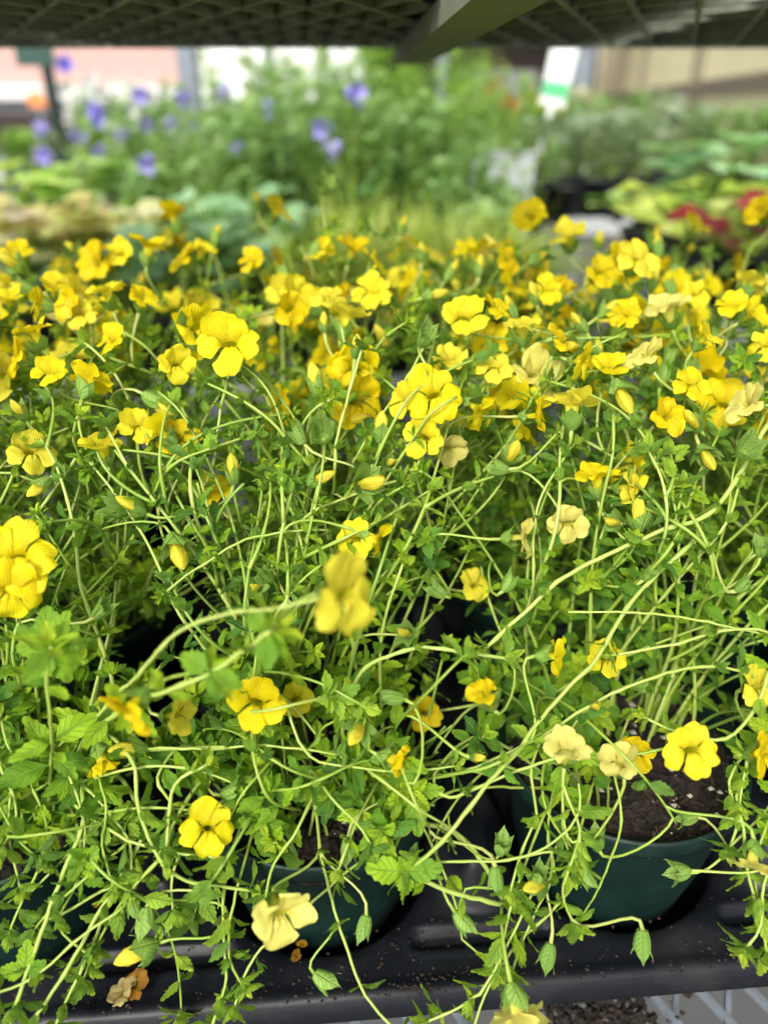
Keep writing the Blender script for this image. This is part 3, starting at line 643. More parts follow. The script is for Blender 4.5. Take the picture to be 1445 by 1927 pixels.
def soil_window(p):
    """keeps the soil of the front pots and the bare tray web open, as in the photo"""
    c = potpos(1, 0); 
    if hides(p): return True
    if p[2] < 1.02 and p[1] < .315 and c[0] - .012 < p[0] < c[0] + .060: return True
    if p[2] < .99 and p[1] < .31 and .015 < p[0] < .085: return True
    return False
def inframe_free(p):
    return False
for (c, rw) in sorted(LAB, key=lambda k: (k[1], k[0])):
    pl = Plant(); pl.c, pl.rw = c, rw; o = potpos(c, rw); pl.o = np.array((o[0], o[1], RIM - .100)); pl.r = random.Random(c * 31 + rw * 101 + 7)
    pl.e = empty('flowering_plant', pl.o); tag(pl.e, LAB[(c, rw)], 'flowering plant', 'potted yellow-flowered plants in the tray')
    po = link('pot', POT_ME, pl.e); po.location = (0, 0, .100); po.rotation_euler = (0, 0, pl.r.uniform(0, 6))
    sm, pm, cm = SOILS[(c + rw) % 3]
    so = link('soil', sm, pl.e); so.location = (0, 0, SOILZ - pl.o[2]); so.rotation_euler = (0, 0, pl.r.uniform(0, 6))
    for nm, me in (('perlite', pm), ('bark_shreds', cm)):
        q = link(nm, me, so); tag(q, kind='stuff')
    r = pl.r; PL.append(pl)
    nst = {0: 30, 1: 36, 2: 30}[rw]
    if (c, rw) == (1, 0): nst = 22
    for k in range(nst):
        a = r.uniform(0, 2 * math.pi); rr = .048 * math.sqrt(r.random())
        sx, sy = rr * math.cos(a), rr * math.sin(a)
        if rw == 0: sy = abs(sy) * .8 + .004 if (c == 1) else sy * .6 + .016
        st = np.array((o[0] + sx, o[1] + sy, SOILZ - .002)); out = nrm(np.array((sx + 1e-4, sy + (0.012 if rw == 0 else 0), 0)))
        tilt = r.uniform(.0, .55)
        d0 = np.array((0, 0, 1)) + out * tilt
        L = r.uniform(.15, .29)
        path = grow(pl, st, d0, L, wander=.17)
        if len(path) < 8: continue
        lo = rw == 2
        nodes = add_stem(pl, path, r.uniform(.0009, .0014), .0006, r.choice((.1, .3, .5, .6, .75, .85)),
                         dict(size=r.uniform(.0100, .0142), spacing=.0118 if rw < 2 else .018, start=.12 if rw else .2, tpls=LEAVES if not lo else LEAVES_LO, tuft=.45, prob=.85, avoid=soil_window))
        pl_tip = path[-1]
        # flowers of its own near the tip
        want = {0: .20, 1: .60, 2: .55}[rw]
        up = [n for n in nodes if n[2] > .6]
        for n in up:
            if r.random() < want * .34 and n[0][2] > 1.06:
                D = nrm(np.array((r.uniform(-.8, .8), r.uniform(-1.1, .5), r.uniform(.1, 1.1))))
                C = n[0] + np.array((r.uniform(-.014, .014), r.uniform(-.016, .01), r.uniform(.016, .038)))
                if hides(C, 1.3): continue
                u = r.random(); kd = 'f' if u < .45 else 't' if u < .64 else 'b' if u < .80 else 'p'
                if kd in 'ft' and -(C - np.array((0, 0, CAMZ))).dot(CT) < .35: kd = 'p'
                bloom(kd, C, D, r.uniform(.88, 1.2), r, anchor=(n[0], n[1], pl), color=PALE if r.random() < .07 else None)
        # side branches
        for n in nodes:
            if r.random() < .16 and .2 < n[2] < .85:
                A = nrm(perp(n[1], r.uniform(0, 6.28)) + n[1] * 1.2)
                bp = grow(pl, n[0], A, r.uniform(.03, .08), wander=.3)
                if len(bp) > 5: add_stem(pl, bp, .0009, .0006, r.choice((.2, .4, .6)), dict(size=.011, spacing=.012, start=.2, tuft=.4, tpls=LEAVES if not lo else LEAVES_LO, avoid=soil_window), name='branch')
    # short leafy shoots close to the soil and over the rim
    for k in range({0: 44, 1: 26, 2: 6}[rw] if c != 1 or rw else 36):
        a = r.uniform(0, 6.28); rr = r.uniform(.015, .058); st = np.array((o[0] + rr * math.cos(a), o[1] + rr * math.sin(a), SOILZ - .001))
        if (c, rw) == (1, 0): st[1] = o[1] + abs(rr * math.sin(a)) * .9 + .008 
        elif rw == 0 and st[1] < o[1]: st[1] = o[1] + (st[1] - o[1]) * .5
        path = grow(pl, st, np.array((math.cos(a) * r.uniform(.3, 1), math.sin(a) * r.uniform(.3, 1) - .2, r.uniform(.7, 1.6))), r.uniform(.035, .085), wander=.3, upb=.01)
        if len(path) > 5: add_stem(pl, path, .0009, .0006, r.choice((.1, .3, .5)), dict(size=r.uniform(.013, .019), spacing=.011, start=.2, tuft=.4, base_rn=r.uniform(.05, .45), avoid=soil_window, tpls=LEAVES if rw < 2 else LEAVES_LO), name='shoot')
    # arching stems falling over the front
    if rw == 0:
        na = {-1: 24, 0: 20, 1: 4, 2: 6}[c]
        for k in range(na):
            sx = r.uniform(-.045, .045); sy = r.uniform(-.03, .04)
            if c == 1: sx = -.035 + r.uniform(-.012, .02); sy = abs(sy)
            if c == 2: sx = r.uniform(-.05, .0)
            st = np.array((o[0] + sx, o[1] + sy, SOILZ - .002))
            yaw = r.uniform(-.8, .6) if c != 1 else r.uniform(-1.6, -.9)
            if c == 2: yaw = r.uniform(-1.0, .3)
            d0 = np.array((math.sin(yaw), -math.cos(yaw) * 1.0, r.uniform(.9, 1.8)))
            path = grow(pl, st, d0, r.uniform(.10, .19), wander=.28, upb=0.02, grav=.0055)
            add_stem(pl, path, r.uniform(.0007, .0011), .0005, r.choice((.3, .5, .7, .8, .6)), dict(size=.0135, spacing=.016, start=.3, tuft=.5, avoid=soil_window))

def plant_at(c, rw):
    return next(p for p in PL if p.c == c and p.rw == rw)
# ------------------------------------------------------------------ long stems read from the photo (pixel, pixel, distance), rooted in a pot
HS = [  # plant, radius, tone, leaf size, points
 ((-1, 0), .00125, .95, 0, [(270, 1255, .285), (330, 1195, .275), (430, 1158, .265), (510, 1148, .258), (600, 1125, .252)]),
 ((-1, 0), .0017, .85, .021, [(250, 1330, .30), (310, 1303, .28), (390, 1268, .272), (470, 1215, .265), (520, 1180, .262)]),
 ((2, 0), .0019, .85, .016, [(1470, 800, .36), (1400, 880, .35), (1330, 970, .345), (1230, 1005, .345), (1140, 1042, .345), (1060, 1085, .345), (985, 1155, .345), (910, 1222, .35)]),
 ((1, 1), .0017, .75, .016, [(1310, 1000, .36), (1240, 1075, .35), (1180, 1145, .345), (1120, 1240, .34), (1030, 1332, .335), (965, 1420, .325), (905, 1490, .315), (830, 1585, .315), (768, 1640, .325)]),
 ((0, 0), .0016, .85, .018, [(675, 1280, .35), (720, 1240, .345), (800, 1220, .34), (900, 1235, .34), (960, 1240, .345)]),
 ((0, 0), .0019, .85, .020, [(945, 1693, .345), (900, 1692, .335), (840, 1675, .33), (790, 1650, .325), (762, 1638, .325)]),
 ((1, 0), .0010, .7, 0, [(740, 1602, .335), (870, 1622, .33), (990, 1612, .325), (1060, 1570, .325), (1092, 1520, .325), (1088, 1470, .325)]),
 ((1, 0), .0012, .75, .015, [(1060, 1560, .34), (1090, 1640, .345), (1045, 1710, .345), (975, 1775, .35), (920, 1860, .345), (890, 1940, .34)]),
 ((1, 0), .0010, .8, .013, [(1030, 1560, .35), (1040, 1640, .345), (1000, 1735, .345), (965, 1830, .34), (955, 1870, .34)]),
 ((1, 0), .0009, .6, 0, [(1160, 1470, .335), (1168, 1540, .33), (1150, 1610, .335), (1105, 1700, .345), (1060, 1760, .35)]),
 ((-1, 0), .0016, .8, .018, [(270, 1560, .34), (235, 1640, .335), (180, 1730, .33), (110, 1850, .325), (40, 1950, .32)]),
 ((-1, 0), .0013, .85, .016, [(245, 1580, .345), (205, 1700, .34), (165, 1800, .335), (105, 1940, .33)]),
 ((-1, 0), .0017, .75, .018, [(160, 1540, .33), (118, 1640, .325), (78, 1760, .32), (30, 1900, .315)]),
 ((-1, 0), .0011, .7, .015, [(240, 1680, .33), (150, 1760, .32), (60, 1840, .315), (-20, 1875, .31)]),
 ((-1, 0), .0014, .85, .016, [(250, 1430, .325), (262, 1520, .32), (300, 1610, .32), (350, 1655, .325), (420, 1672, .33), (480, 1680, .335)]),
 ((0, 0), .0012, .8, .015, [(600, 1580, .35), (615, 1660, .34), (645, 1770, .335), (690, 1870, .33), (760, 1950, .325)]),
 ((-1, 0), .0012, .8, .013, [(190, 1550, .33), (260, 1590, .325), (340, 1605, .325), (430, 1615, .325)]),
 ((-1, 0), .0010, .85, .014, [(300, 1412, .33), (400, 1412, .33), (480, 1400, .33), (560, 1405, .33), (640, 1420, .335)]),
 ((0, 0), .0010, .85, .013, [(535, 1330, .335), (560, 1395, .33), (600, 1430, .33), (690, 1445, .33), (770, 1450, .335), (860, 1440, .34)]),
 ((1, 0), .0012, .8, .014, [(820, 1455, .35), (900, 1440, .345), (1000, 1395, .34), (1100, 1330, .335), (1200, 1285, .33), (1320, 1255, .33), (1400, 1262, .33)]),
 ((2, 0), .0012, .85, .014, [(1460, 1195, .34), (1370, 1185, .335), (1260, 1215, .335), (1150, 1235, .34)]),
 ((2, 0), .0010, .85, .0, [(1450, 1205, .34), (1300, 1165, .34), (1180, 1150, .34), (1070, 1150, .345)]),
 ((2, 0), .0014, .75, .016, [(1460, 1250, .33), (1420, 1330, .325), (1360, 1390, .33), (1280, 1380, .335), (1210, 1350, .34)]),
 ((2, 0), .0013, .7, .018, [(1395, 1480, .335), (1400, 1560, .33), (1405, 1640, .33), (1425, 1730, .33), (1440, 1800, .33)]),
 ((2, 0), .0010, .8, .0, [(1395, 1570, .335), (1330, 1635, .335), (1270, 1645, .335)]),
 ((0, 1), .0011, .85, .0, [(820, 625, .40), (775, 700, .385), (720, 780, .375), (665, 870, .37)]),
 ((-1, 1), .0011, .7, .013, [(620, 1000, .36), (480, 1010, .345), (380, 1060, .34), (300, 1120, .335)]),
 ((0, 1), .0013, .8, .014, [(560, 990, .36), (660, 930, .36), (760, 900, .365)]),
 ((-1, 1), .0013, .85, .016, [(395, 900, .37), (410, 790, .365), (430, 700, .36)]),
 ((0, 1), .0014, .85, .016, [(630, 900, .37), (640, 800, .365), (675, 680, .37), (690, 650, .37)]),
 ((0, 0), .0012, .6, .018, [(480, 1260, .335), (500, 1180, .34), (560, 1100, .345), (610, 1060, .35)]),
 ((-1, 0), .0012, .7, .024, [(98, 1360, .30), (85, 1280, .29), (92, 1215, .28)]),
 ((0, 0), .0013, .85, .016, [(335, 1530, .325), (318, 1590, .32), (330, 1480, .32), (390, 1440, .32)]),
 ((1, 1), .0012, .8, .015, [(1000, 1110, .36), (1010, 960, .36), (1060, 860, .365), (1080, 830, .365)]),
 ((2, 1), .0013, .8, .015, [(1250, 1010, .37), (1190, 1020, .36), (1130, 930, .37), (1210, 820, .37)]),
 ((0, 0), .0011, .8, .015, [(770, 1560, .35), (700, 1600, .34), (580, 1700, .34), (480, 1800, .335), (440, 1900, .33)]),
 ((0, 0), .0011, .7, .015, [(430, 1640, .335), (420, 1740, .335), (425, 1840, .33), (395, 1940, .33)]),
 ((1, 0), .0013, .8, .014, [(820, 1455, .345), (850, 1500, .335), (960, 1455, .33), (1060, 1420, .33)]),
]
for _k, (_c, _pts) in enumerate([
 (1, [(1020, 1500), (1060, 1580), (1075, 1650)]), (1, [(1000, 1440), (1010, 1530), (985, 1600), (960, 1680)]), (1, [(1060, 1480), (1090, 1560), (1080, 1620)]),
 (1, [(1080, 1600), (1060, 1680), (1085, 1745)]), (1, [(965, 1690), (950, 1760), (940, 1830)]), (1, [(930, 1830), (880, 1890), (800, 1925)]),
 (0, [(470, 1480), (420, 1560), (400, 1620)]), (0, [(620, 1500), (680, 1560), (700, 1600)]), (0, [(430, 1500), (370, 1560), (330, 1650), (330, 1720)]), (0, [(440, 1700), (430, 1800), (460, 1860)]),
 (0, [(560, 1560), (520, 1620), (500, 1690)]), (0, [(300, 1460), (330, 1530), (310, 1600)]),
 (-1, [(60, 1480), (90, 1560), (80, 1620)]), (-1, [(20, 1500), (20, 1590), (40, 1680)]), (-1, [(130, 1460), (160, 1540), (160, 1620)]), (-1, [(200, 1500), (190, 1590), (215, 1680)]),
 (-1, [(90, 1600), (50, 1690), (20, 1760)]), (-1, [(180, 1500), (240, 1570), (250, 1640)]), (-1, [(150, 1640), (110, 1740), (170, 1800)]), (-1, [(0, 1440), (30, 1530), (0, 1600)]),
 (2, [(1380, 1450), (1390, 1540), (1370, 1600)]), (2, [(1440, 1560), (1420, 1660), (1440, 1740)]), (2, [(1430, 1400), (1400, 1470), (1390, 1520)]), (2, [(1445, 1640), (1430, 1740), (1400, 1790)])]):
    HS.append(((_c, 0), .0011, (.5, .7, .85)[_k % 3], .016 + .002 * (_k % 3), [(x, y, .335 - .003 * (_k % 4)) for x, y in _pts]))
for key, rad, tone, lsz, pts in HS:
    pl = plant_at(*key); r = pl.r
    p0 = P(*pts[0]); vec = p0 - np.array((pl.o[0], pl.o[1], SOILZ)); hd = math.hypot(vec[0], vec[1])
    s0 = np.array((pl.o[0], pl.o[1], SOILZ - .002)) + np.array((vec[0], vec[1], 0)) / max(hd, 1e-6) * min(.04, hd)
    world = [P(*q) for q in pts]
    d1 = nrm(world[0] - world[1]); mid = .45 * s0 + .55 * world[0] + d1 * .012 + np.array((0, .006, .010))
    path = catmull([s0, mid] + world, .004)
    # keep clear of tray deck and pots
    for q in path:
        if q[1] > .205 and q[2] < DECK + .004: q[2] = DECK + .004
        if q[1] <= .205 and q[2] < .79: q[2] = max(q[2], .803)
    j = np.array([[r.uniform(-1, 1) for _ in range(3)] for _ in range(len(path))]); k_ = np.ones(9) / 9
    for a in range(3): path[:, a] += np.convolve(j[:, a], k_, 'same') * .0026
    kw = dict(size=lsz * .85 or .012, spacing=.024 if len(pts) > 3 else .013, start=.35, tuft=.35, prob=.9 if lsz else 0, rosette=lsz > 0, base_rn=r.uniform(.2, .5))
    add_stem(pl, path, rad * .72, rad * .5, tone * .9, kw)

# ------------------------------------------------------------------ flowers and buds read from the photo
HR = HR_
for it in FL:
    kd, x, y, sz, fc = it[:5]
    if sz == 0: continue
    d = it[5] if len(it) > 5 and it[5] else dep(y) + HR.uniform(-.006, .006)
    sc = min(1.3, max(.72, sz * d / FPX / .0275))
    C = P(x, y, d); D = cdir(*fc)
    bloom(kd, C, D, sc, HR, color=PALE if len(it) > 6 else None)
for it in BD:
    kd, x, y, fc, sc = it[:5]; d = it[5] if len(it) > 5 else dep(y) + (.004 if y < 1500 else .008)
    bloom(kd, P(x, y, d), cdir(*fc), sc * (.82 if kd == 'b' else .66), HR)

# extra big leaves at the bottom sprig node
def leaf_cluster(key, px, py, d, specs, r):
    pl = plant_at(*key); C = P(px, py, d); fb = MB()
    for (dx, dy, L) in specs:
        X = cdir(dx, dy, r.uniform(-.1, .25)); put_leaf(fb, r.choice(LEAVES), C, X, cdir(0, .3, 1), L * .82, r.uniform(.3, .6), 1.3)
    fb.obj('leaf_whorl', M['leaf'], pl.e, origin=pl.o)
leaf_cluster((0, 0), 762, 1640, .322, [(-1, .15, .021), (1, .2, .020), (0, -1, .013), (-.3, .9, .009), (.5, .8, .008)], HR)
leaf_cluster((-1, 0), 100, 1215, .300, [(-.3, 1, .020), (.35, 1, .018), (1, .1, .017), (-1, 0, .018), (.4, -1, .020), (-.5, -.9, .022), (.9, -.5, .013), (.8, .7, .015)], HR)
leaf_cluster((-1, 0), 500, 1190, .262, [(.1, -1, .016), (-.6, .9, .013), (.8, -.5, .010)], HR)
leaf_cluster((-1, 0), 395, 1262, .270, [(-.8, .45, .015), (.3, -1, .014), (1, -.5, .016)], HR)
leaf_cluster((0, 0), 395, 855, .352, [(.1, 1, .014), (-.7, .5, .010)], HR)
leaf_cluster((-1, 0), 50, 1830, .318, [(.0, 1, .016), (-1, .1, .014), (.8, .5, .013), (.9, -.2, .010)], HR)
leaf_cluster((-1, 0), 155, 1640, .325, [(-.9, -.3, .015), (.7, -.6, .014), (.5, .9, .016), (-.5, .8, .012)], HR)

# ------------------------------------------------------------------ tray
def tray(name, c0, c1, r0, r1, label, fine):
    """heightfield tray with pot cups, raised webs, pressed slots and a rolled rim"""
    m0 = .086
    u0, u1 = (c0 - .5) * .165, (c1 + .5) * .165; v0, v1 = r0 * .165 - m0, r1 * .165 + .0815
    ex, ey = UX / .165, UY / .165; org = potpos(0, 0)
    nu = int((u1 - u0) / fine); nv = int((v1 - v0) / fine)
    us = np.linspace(u0, u1, nu); vs_ = np.linspace(v0, v1, nv); U, V = np.meshgrid(us, vs_)
    Z = np.zeros_like(U)
    def ss(a, b, x): t = np.clip((x - a) / (b - a), 0, 1); return t * t * (3 - 2 * t)
    for c in range(c0, c1 + 1):
        for rw in range(r0, r1 + 1):
            dd = np.hypot(U - c * .165, V - rw * .165)
            Z += -.058 * (1 - ss(.0535, .0595, dd)) - .0022 * (1 - ss(.058, .0665, dd))
            # webs to the right
            if c < c1:
                uu = np.abs(U - (c + .5) * .165); vv = V - rw * .165
                Z += .026 * (1 - ss(.012, .030, uu + .25 * np.abs(vv - .01))) * ss(-.046, -.030, vv) * (1 - ss(.035, .05, vv))
            if rw == r0 and c < c1:
                uu = np.maximum(np.abs(U - (c + .5) * .165) - .033, 0); vv = V - (v0 + .030)
                dd2 = np.hypot(uu, vv); Z += -.0042 * (1 - ss(.0035, .0065, dd2)) + .0012 * (1 - ss(.006, .010, dd2)) * ss(.004, .0065, dd2)
    e = np.minimum.reduce([U - u0, u1 - U, V - v0, v1 - V])
    Z += .0018 * (1 - ss(.004, .009, np.abs(e - .006) + .003)) 
    Z -= .006 * (1 - ss(0, .004, e)) ** 2
    Z += .0004 * np.sin(U * 90) * np.cos(V * 70)
    pts = org + U[..., None] * ex + V[..., None] * ey; pts[..., 2] = DECK + Z
    pts = pts.reshape(-1, 3); fs = []
    idx = np.arange(nu * nv).reshape(nv, nu)
    q = np.stack([idx[:-1, :-1], idx[:-1, 1:], idx[1:, 1:], idx[1:, :-1]], -1).reshape(-1, 4)
    mb = MB(); mb.add(pts, q.tolist())
    # skirt
    edge = list(idx[0, :]) + list(idx[1:, -1]) + list(idx[-1, ::-1][1:]) + list(idx[::-1, 0][1:-1])
    top = pts[edge]; low = top.copy(); cc = pts.mean(0); low[:, 2] = DECK - .013
    low2 = low.copy(); low2[:, 2] = DECK - .016; low2[:, :2] += (cc[:2] - low2[:, :2]) * np.array((.05, .16))
    n = len(edge); vv = np.concatenate([top, low, low2])
    mb.add(vv, [(i, (i + 1) % n, (i + 1) % n + n, i + n)[::-1] for i in range(n)] + [(i + n, (i + 1) % n + n, (i + 1) % n + 2 * n, i + 2 * n)[::-1] for i in range(n)])
    o = mb.obj(name, M['tray']); tag(o, label, 'plant tray'); return o
tray('nursery_tray', -3, 2, 0, 1, 'black plastic nursery tray with pressed slots and dusty rim, holding the front green pots', .0022)
tray('nursery_tray', -3, 2, 2, 2, 'black plastic nursery tray behind the front tray, hidden under the yellow flowers', .005)

# crumbs on the tray rim and deck
cr = MB(); r = random.Random(5)
ex, ey = UX / .165, UY / .165
for _ in range(420):
    u = r.uniform(-.28, .25); v = -.086 + (abs(r.gauss(0, .006)) + .002 if r.random() < .65 else r.uniform(.0, .04)); s = r.uniform(.0003, .0010)
    if r.random() < .25: u = .035 + r.gauss(0, .02)
    p = potpos(0, 0) + ex * u + ey * v; p[2] = DECK + .0015 + s * .3
    vv = np.array([(r.uniform(-.4, .4) + x, r.uniform(-.4, .4) + y, z * .6) for x, y, z in ((1, 0, 0), (-1, 0, 0), (0, 1, 0), (0, -1, 0), (0, 0, 1), (0, 0, -1))]) * s
    cr.add(p + vv, [(0, 2, 4), (2, 1, 4), (1, 3, 4), (3, 0, 4), (2, 0, 5), (1, 2, 5), (3, 1, 5), (0, 3, 5)])
o = cr.obj('soil_crumbs', M['bark'], smooth=False); tag(o, 'brown soil crumbs scattered along the rim of the black tray', 'soil crumbs', kind='stuff')

sp_ = MB(); c0_ = P(1120, 1905, 1) - np.array((0, 0, CAMZ)); c0_ = np.array((0, 0, CAMZ)) + c0_ * ((BENCH + .001 - CAMZ) / c0_[2])
for _ in range(420):
    s_ = r.uniform(.0008, .0030); p = c0_ + np.array((r.gauss(0, .016), r.gauss(0, .010), r.uniform(0, .006)))
    vv = np.array([(r.uniform(-.4, .4) + x, r.uniform(-.4, .4) + y, z * .7) for x, y, z in ((1, 0, 0), (-1, 0, 0), (0, 1, 0), (0, -1, 0), (0, 0, 1), (0, 0, -1))]) * s_
    sp_.add(p + vv, [(0, 2, 4), (2, 1, 4), (1, 3, 4), (3, 0, 4), (2, 0, 5), (1, 2, 5), (3, 1, 5), (0, 3, 5)])
o = sp_.obj('spilled_soil', M['soil'], smooth=False); tag(o, 'dark spilled soil caught on the metal mesh in front of the tray', 'spilled soil', kind='stuff')

# fallen, withered flowers
def fallen(px, py, z, label, col, seed, sc=1.0, flat=.35):
    r = random.Random(seed); ray = P(px, py, 1) - np.array((0, 0, CAMZ)); p = np.array((0, 0, CAMZ)) + ray * ((z - CAMZ) / ray[2])
    e = empty('fallen_flower', p, r.uniform(0, 6)); tag(e, label, 'withered flower', 'fallen flowers')
    for k in range(2):
        o = link('petals' if k == 0 else 'crumpled_petals', corolla_mesh('petals', seed + k * 7, flare=60 + 30 * k, reflex=30, closed=0), e)
        o.color = (*(col if k == 0 else (.30, .13, .02)), 1); o.scale = (sc * (1 - .15 * k), sc * (.8 + .1 * k), sc * flat); o.rotation_euler = (r.uniform(-.4, .4), r.uniform(-.4, .4), r.uniform(0, 6)); o.location = (.012 * k * sc, .004 * k, .001)
fallen(240, 1885, DECK + .003, 'shrivelled tan flower lying on the front rim of the tray at lower left', (.62, .50, .22), 91, .62, .7)
fallen(175, 1705, DECK + .003, 'orange wilted petals on the black tray under the left stems', (.75, .36, .02), 92, .35, .5)
fallen(600, 1515, SOILZ + .003, 'pale dried flower lying on the soil of the left green pot', (.60, .55, .25), 93, .8, .5)
fallen(570, 1785, DECK + .003, 'orange withered petals on the tray below the left green pot', (.72, .38, .03), 94, .25, .5)

# ------------------------------------------------------------------ metal rack: lower deck under the tray and upper deck overhead
rack = empty('metal_shelf_rack', (0, .6, 0)); tag(rack, 'weathered metal rack with expanded mesh decks, one under the tray and one overhead', 'shelf rack')
RO = (0, .6, 0)
def diamond(y0, y1, x0, x1, z, pitch, ang, wd, ht, rz, mname):
    mb = MB()
    for sg in (-1, 1):
        a = sg * ang + rz; d = np.array((math.sin(-a), math.cos(-a), 0)); step = pitch / math.cos(ang)
        cx, cy = (x0 + x1) / 2, (y0 + y1) / 2; n = int((x1 - x0 + (y1 - y0)) / pitch / 1.0)
        for i in range(-n // 1, n + 1):
            px = cx + i * pitch
            # clip the line px + t*d to the rectangle
            ts = []
            t0, t1 = -9, 9
            for (o_, dd, lo, hi) in ((px, d[0], x0, x1), (cy, d[1], y0, y1)):
                if abs(dd) < 1e-6: continue
                a_, b_ = (lo - o_) / dd, (hi - o_) / dd
                t0, t1 = max(t0, min(a_, b_)), min(t1, max(a_, b_))
            if t1 - t0 < .01: continue
            mb.bar((px + d[0] * t0, cy + d[1] * t0, z + sg * .0004), (px + d[0] * t1, cy + d[1] * t1, z + sg * .0004), wd, ht)
    return mb
UPZ = CAMZ + .059
mb = diamond(.50, .945, -1.0, 1.0, UPZ, .042, R(24), .0034, .0075, R(4.8), '')
mb.obj('upper_mesh', M['shelfmetal'], rack, smooth=False, origin=RO)
mb = diamond(.06, 1.06, -1.0, 1.0, BENCH - .004, .030, R(27), .0029, .005, R(4), ''); mb.obj('lower_mesh', M['galv'], rack, smooth=False, origin=RO)
fr = MB(); 
for z, m_ in ((UPZ + .004, 0), (BENCH - .012, 0)):
    y0 = .495 if z > 1 else .045; y1 = .95 if z > 1 else 1.07
    for (a, b) in (((-1.02, y0, z), (1.02, y0, z)), ((-1.02, y1, z), (1.02, y1, z)), ((-1.01, y0, z), (-1.01, y1, z)), ((1.01, y0, z), (1.01, y1, z))): fr.bar(a, b, .006, .016)
fr.obj('rim_frame', M['shelfmetal'], rack, smooth=False, origin=RO)
b1 = P(878, 0, .425); b0 = P(768, 100, .82)
dirb = nrm(np.array((b0[0] - b1[0], b0[1] - b1[1], 0))); zb = UPZ - .013
bm_ = MB(); s0 = np.array((b1[0], b1[1], zb)); 
def pt_y(y): return s0 + dirb * ((y - s0[1]) / dirb[1])
bm_.bar(pt_y(.33), pt_y(.94), .033, .014)
bm_.obj('cross_beam', M['beam'], rack, smooth=False, origin=RO)
bm2 = MB()
for xx in (-.80, .90): bm2.bar((xx, .50, zb), (xx - .03, .94, zb), .040, .014)
bm2b = bm2.obj('cross_beam', M['beam'], rack, smooth=False, origin=RO)
for xx in (-1.03, 1.03):
    for yy in (.10, .52, .97):
        hh = .80 if yy < .3 else 1.64; lg = MB().box((xx, yy, hh / 2), (.035, .035, hh), bev=.003); lg.obj('leg', M['galv'], rack, smooth=False, origin=RO)
# trays of pots standing on the upper deck
for i, (x, y, wx, wy) in enumerate([(-.62, .60, .50, .18), (-.075, .605, .52, .18), (.50, .60, .53, .18), (-.60, .80, .52, .22), (-.05, .80, .50, .22), (.50, .80, .52, .22)]):
    t_ = MB(); z0 = UPZ + .006
    t_.box((x, y, z0 + .004), (wx, wy, .004)); 
    for (cx_, cy_, a_, b_) in ((x, y - wy / 2, wx, .004), (x, y + wy / 2, wx, .004), (x - wx / 2, y, .004, wy - .01), (x + wx / 2, y, .004, wy - .01)): t_.box((cx_, cy_, z0 + .032), (a_, b_, .05))
    side = ['left', 'middle', 'right'][i % 3]; rowl = ['nearer row', 'farther row'][i // 3]
    o = t_.obj('nursery_tray', M['pot_black'], smooth=False); tag(o, f'dark tray overhead on the mesh shelf, {side} one of the {rowl}', 'plant tray', 'trays on the overhead shelf')
exec_bg = True
# ------------------------------------------------------------------ ground
M['concrete'] = plain('concrete', (.085, .088, .09), rough=.9, var=.25, scale=1.5, bump=.3, bscale=60, coord='Object')
M['asphalt'] = plain('asphalt', (.10, .10, .10), rough=.95, var=.2, scale=2)
g = MB(); g.add([(-150, -150, 0), (150, -150, 0), (150, 200, 0), (-150, 200, 0)], [(0, 1, 2, 3)]); o = g.obj('ground', M['concrete']); o['kind'] = 'structure'
g = MB(); g.add([(-150, 11, .004), (150, 11, .004), (150, 16, .004), (-150, 16, .004)], [(0, 1, 2, 3)]); o = g.obj('road', M['asphalt']); o['kind'] = 'structure'

# ------------------------------------------------------------------ background
def blank(name, col, **k): M[name] = plain(name, col, **k)
blank('pink_brick', (.52, .33, .30), rough=.9, var=.12, scale=8)
blank('white_paint', (.78, .78, .78), rough=.6, var=.05)
blank('white_film', (.86, .88, .92), rough=.5, var=.05)
blank('grey_paint', (.22, .22, .24), rough=.8)
blank('dark_brown', (.030, .020, .016), rough=.8)
blank('yellow_panel', (.86, .80, .48), rough=.7, var=.06, scale=3)
blank('brown_frame', (.20, .17, .12), rough=.8)
blank('sign_green', (.010, .055, .040), rough=.5)
blank('carton_white', (.42, .46, .47), rough=.5, var=.1)
blank('label_white', (.80, .84, .84), rough=.4, var=.05)
blank('label_green', (.10, .50, .22), rough=.4, var=.05)
blank('orange', (.80, .25, .05), rough=.6)
blank('rail_metal', (.55, .58, .60), rough=.45, metal=.2)
blank('slate', (.14, .16, .18), rough=.6, metal=.2)
M['silver'] = leafmat('silver_foliage', [(0, (.16, .24, .14)), (.5, (.36, .45, .30)), (1, (.58, .66, .54))], vein=False, trans=.2)
M['fern'] = leafmat('fern_foliage', [(0, (.07, .19, .06)), (.5, (.30, .52, .18)), (1, (.60, .76, .40))], vein=False, trans=.4)
M['bright'] = leafmat('bright_foliage', [(0, (.14, .34, .04)), (.5, (.36, .62, .10)), (1, (.60, .80, .26))], vein=False, trans=.42)
M['lime'] = leafmat('lime_foliage', [(0, (.38, .52, .07)), (.6, (.68, .80, .15)), (1, (.86, .92, .38))], vein=False, trans=.42, tcol=(.6, .7, .1))
M['mint'] = leafmat('mint_foliage', [(0, (.28, .52, .26)), (1, (.52, .76, .46))], vein=False, trans=.4, back=.1)
M['peach'] = leafmat('peach_foliage', [(0, (.80, .56, .34)), (.25, (.74, .76, .28)), (.7, (.66, .80, .28)), (1, (.85, .74, .60))], vein=False, trans=.4, tcol=(.6, .4, .1), back=.1)
M['red'] = leafmat('red_foliage', [(0, (.20, .012, .02)), (.6, (.30, .03, .035)), (1, (.42, .16, .12))], vein=False, trans=.25, tcol=(.6, .05, .05), back=.1)
M['purple'] = leafmat('purple_petal', [(0, (.30, .25, .80)), (1, (.52, .46, .92))], vein=False, trans=.3, tcol=(.4, .3, .9), back=0)
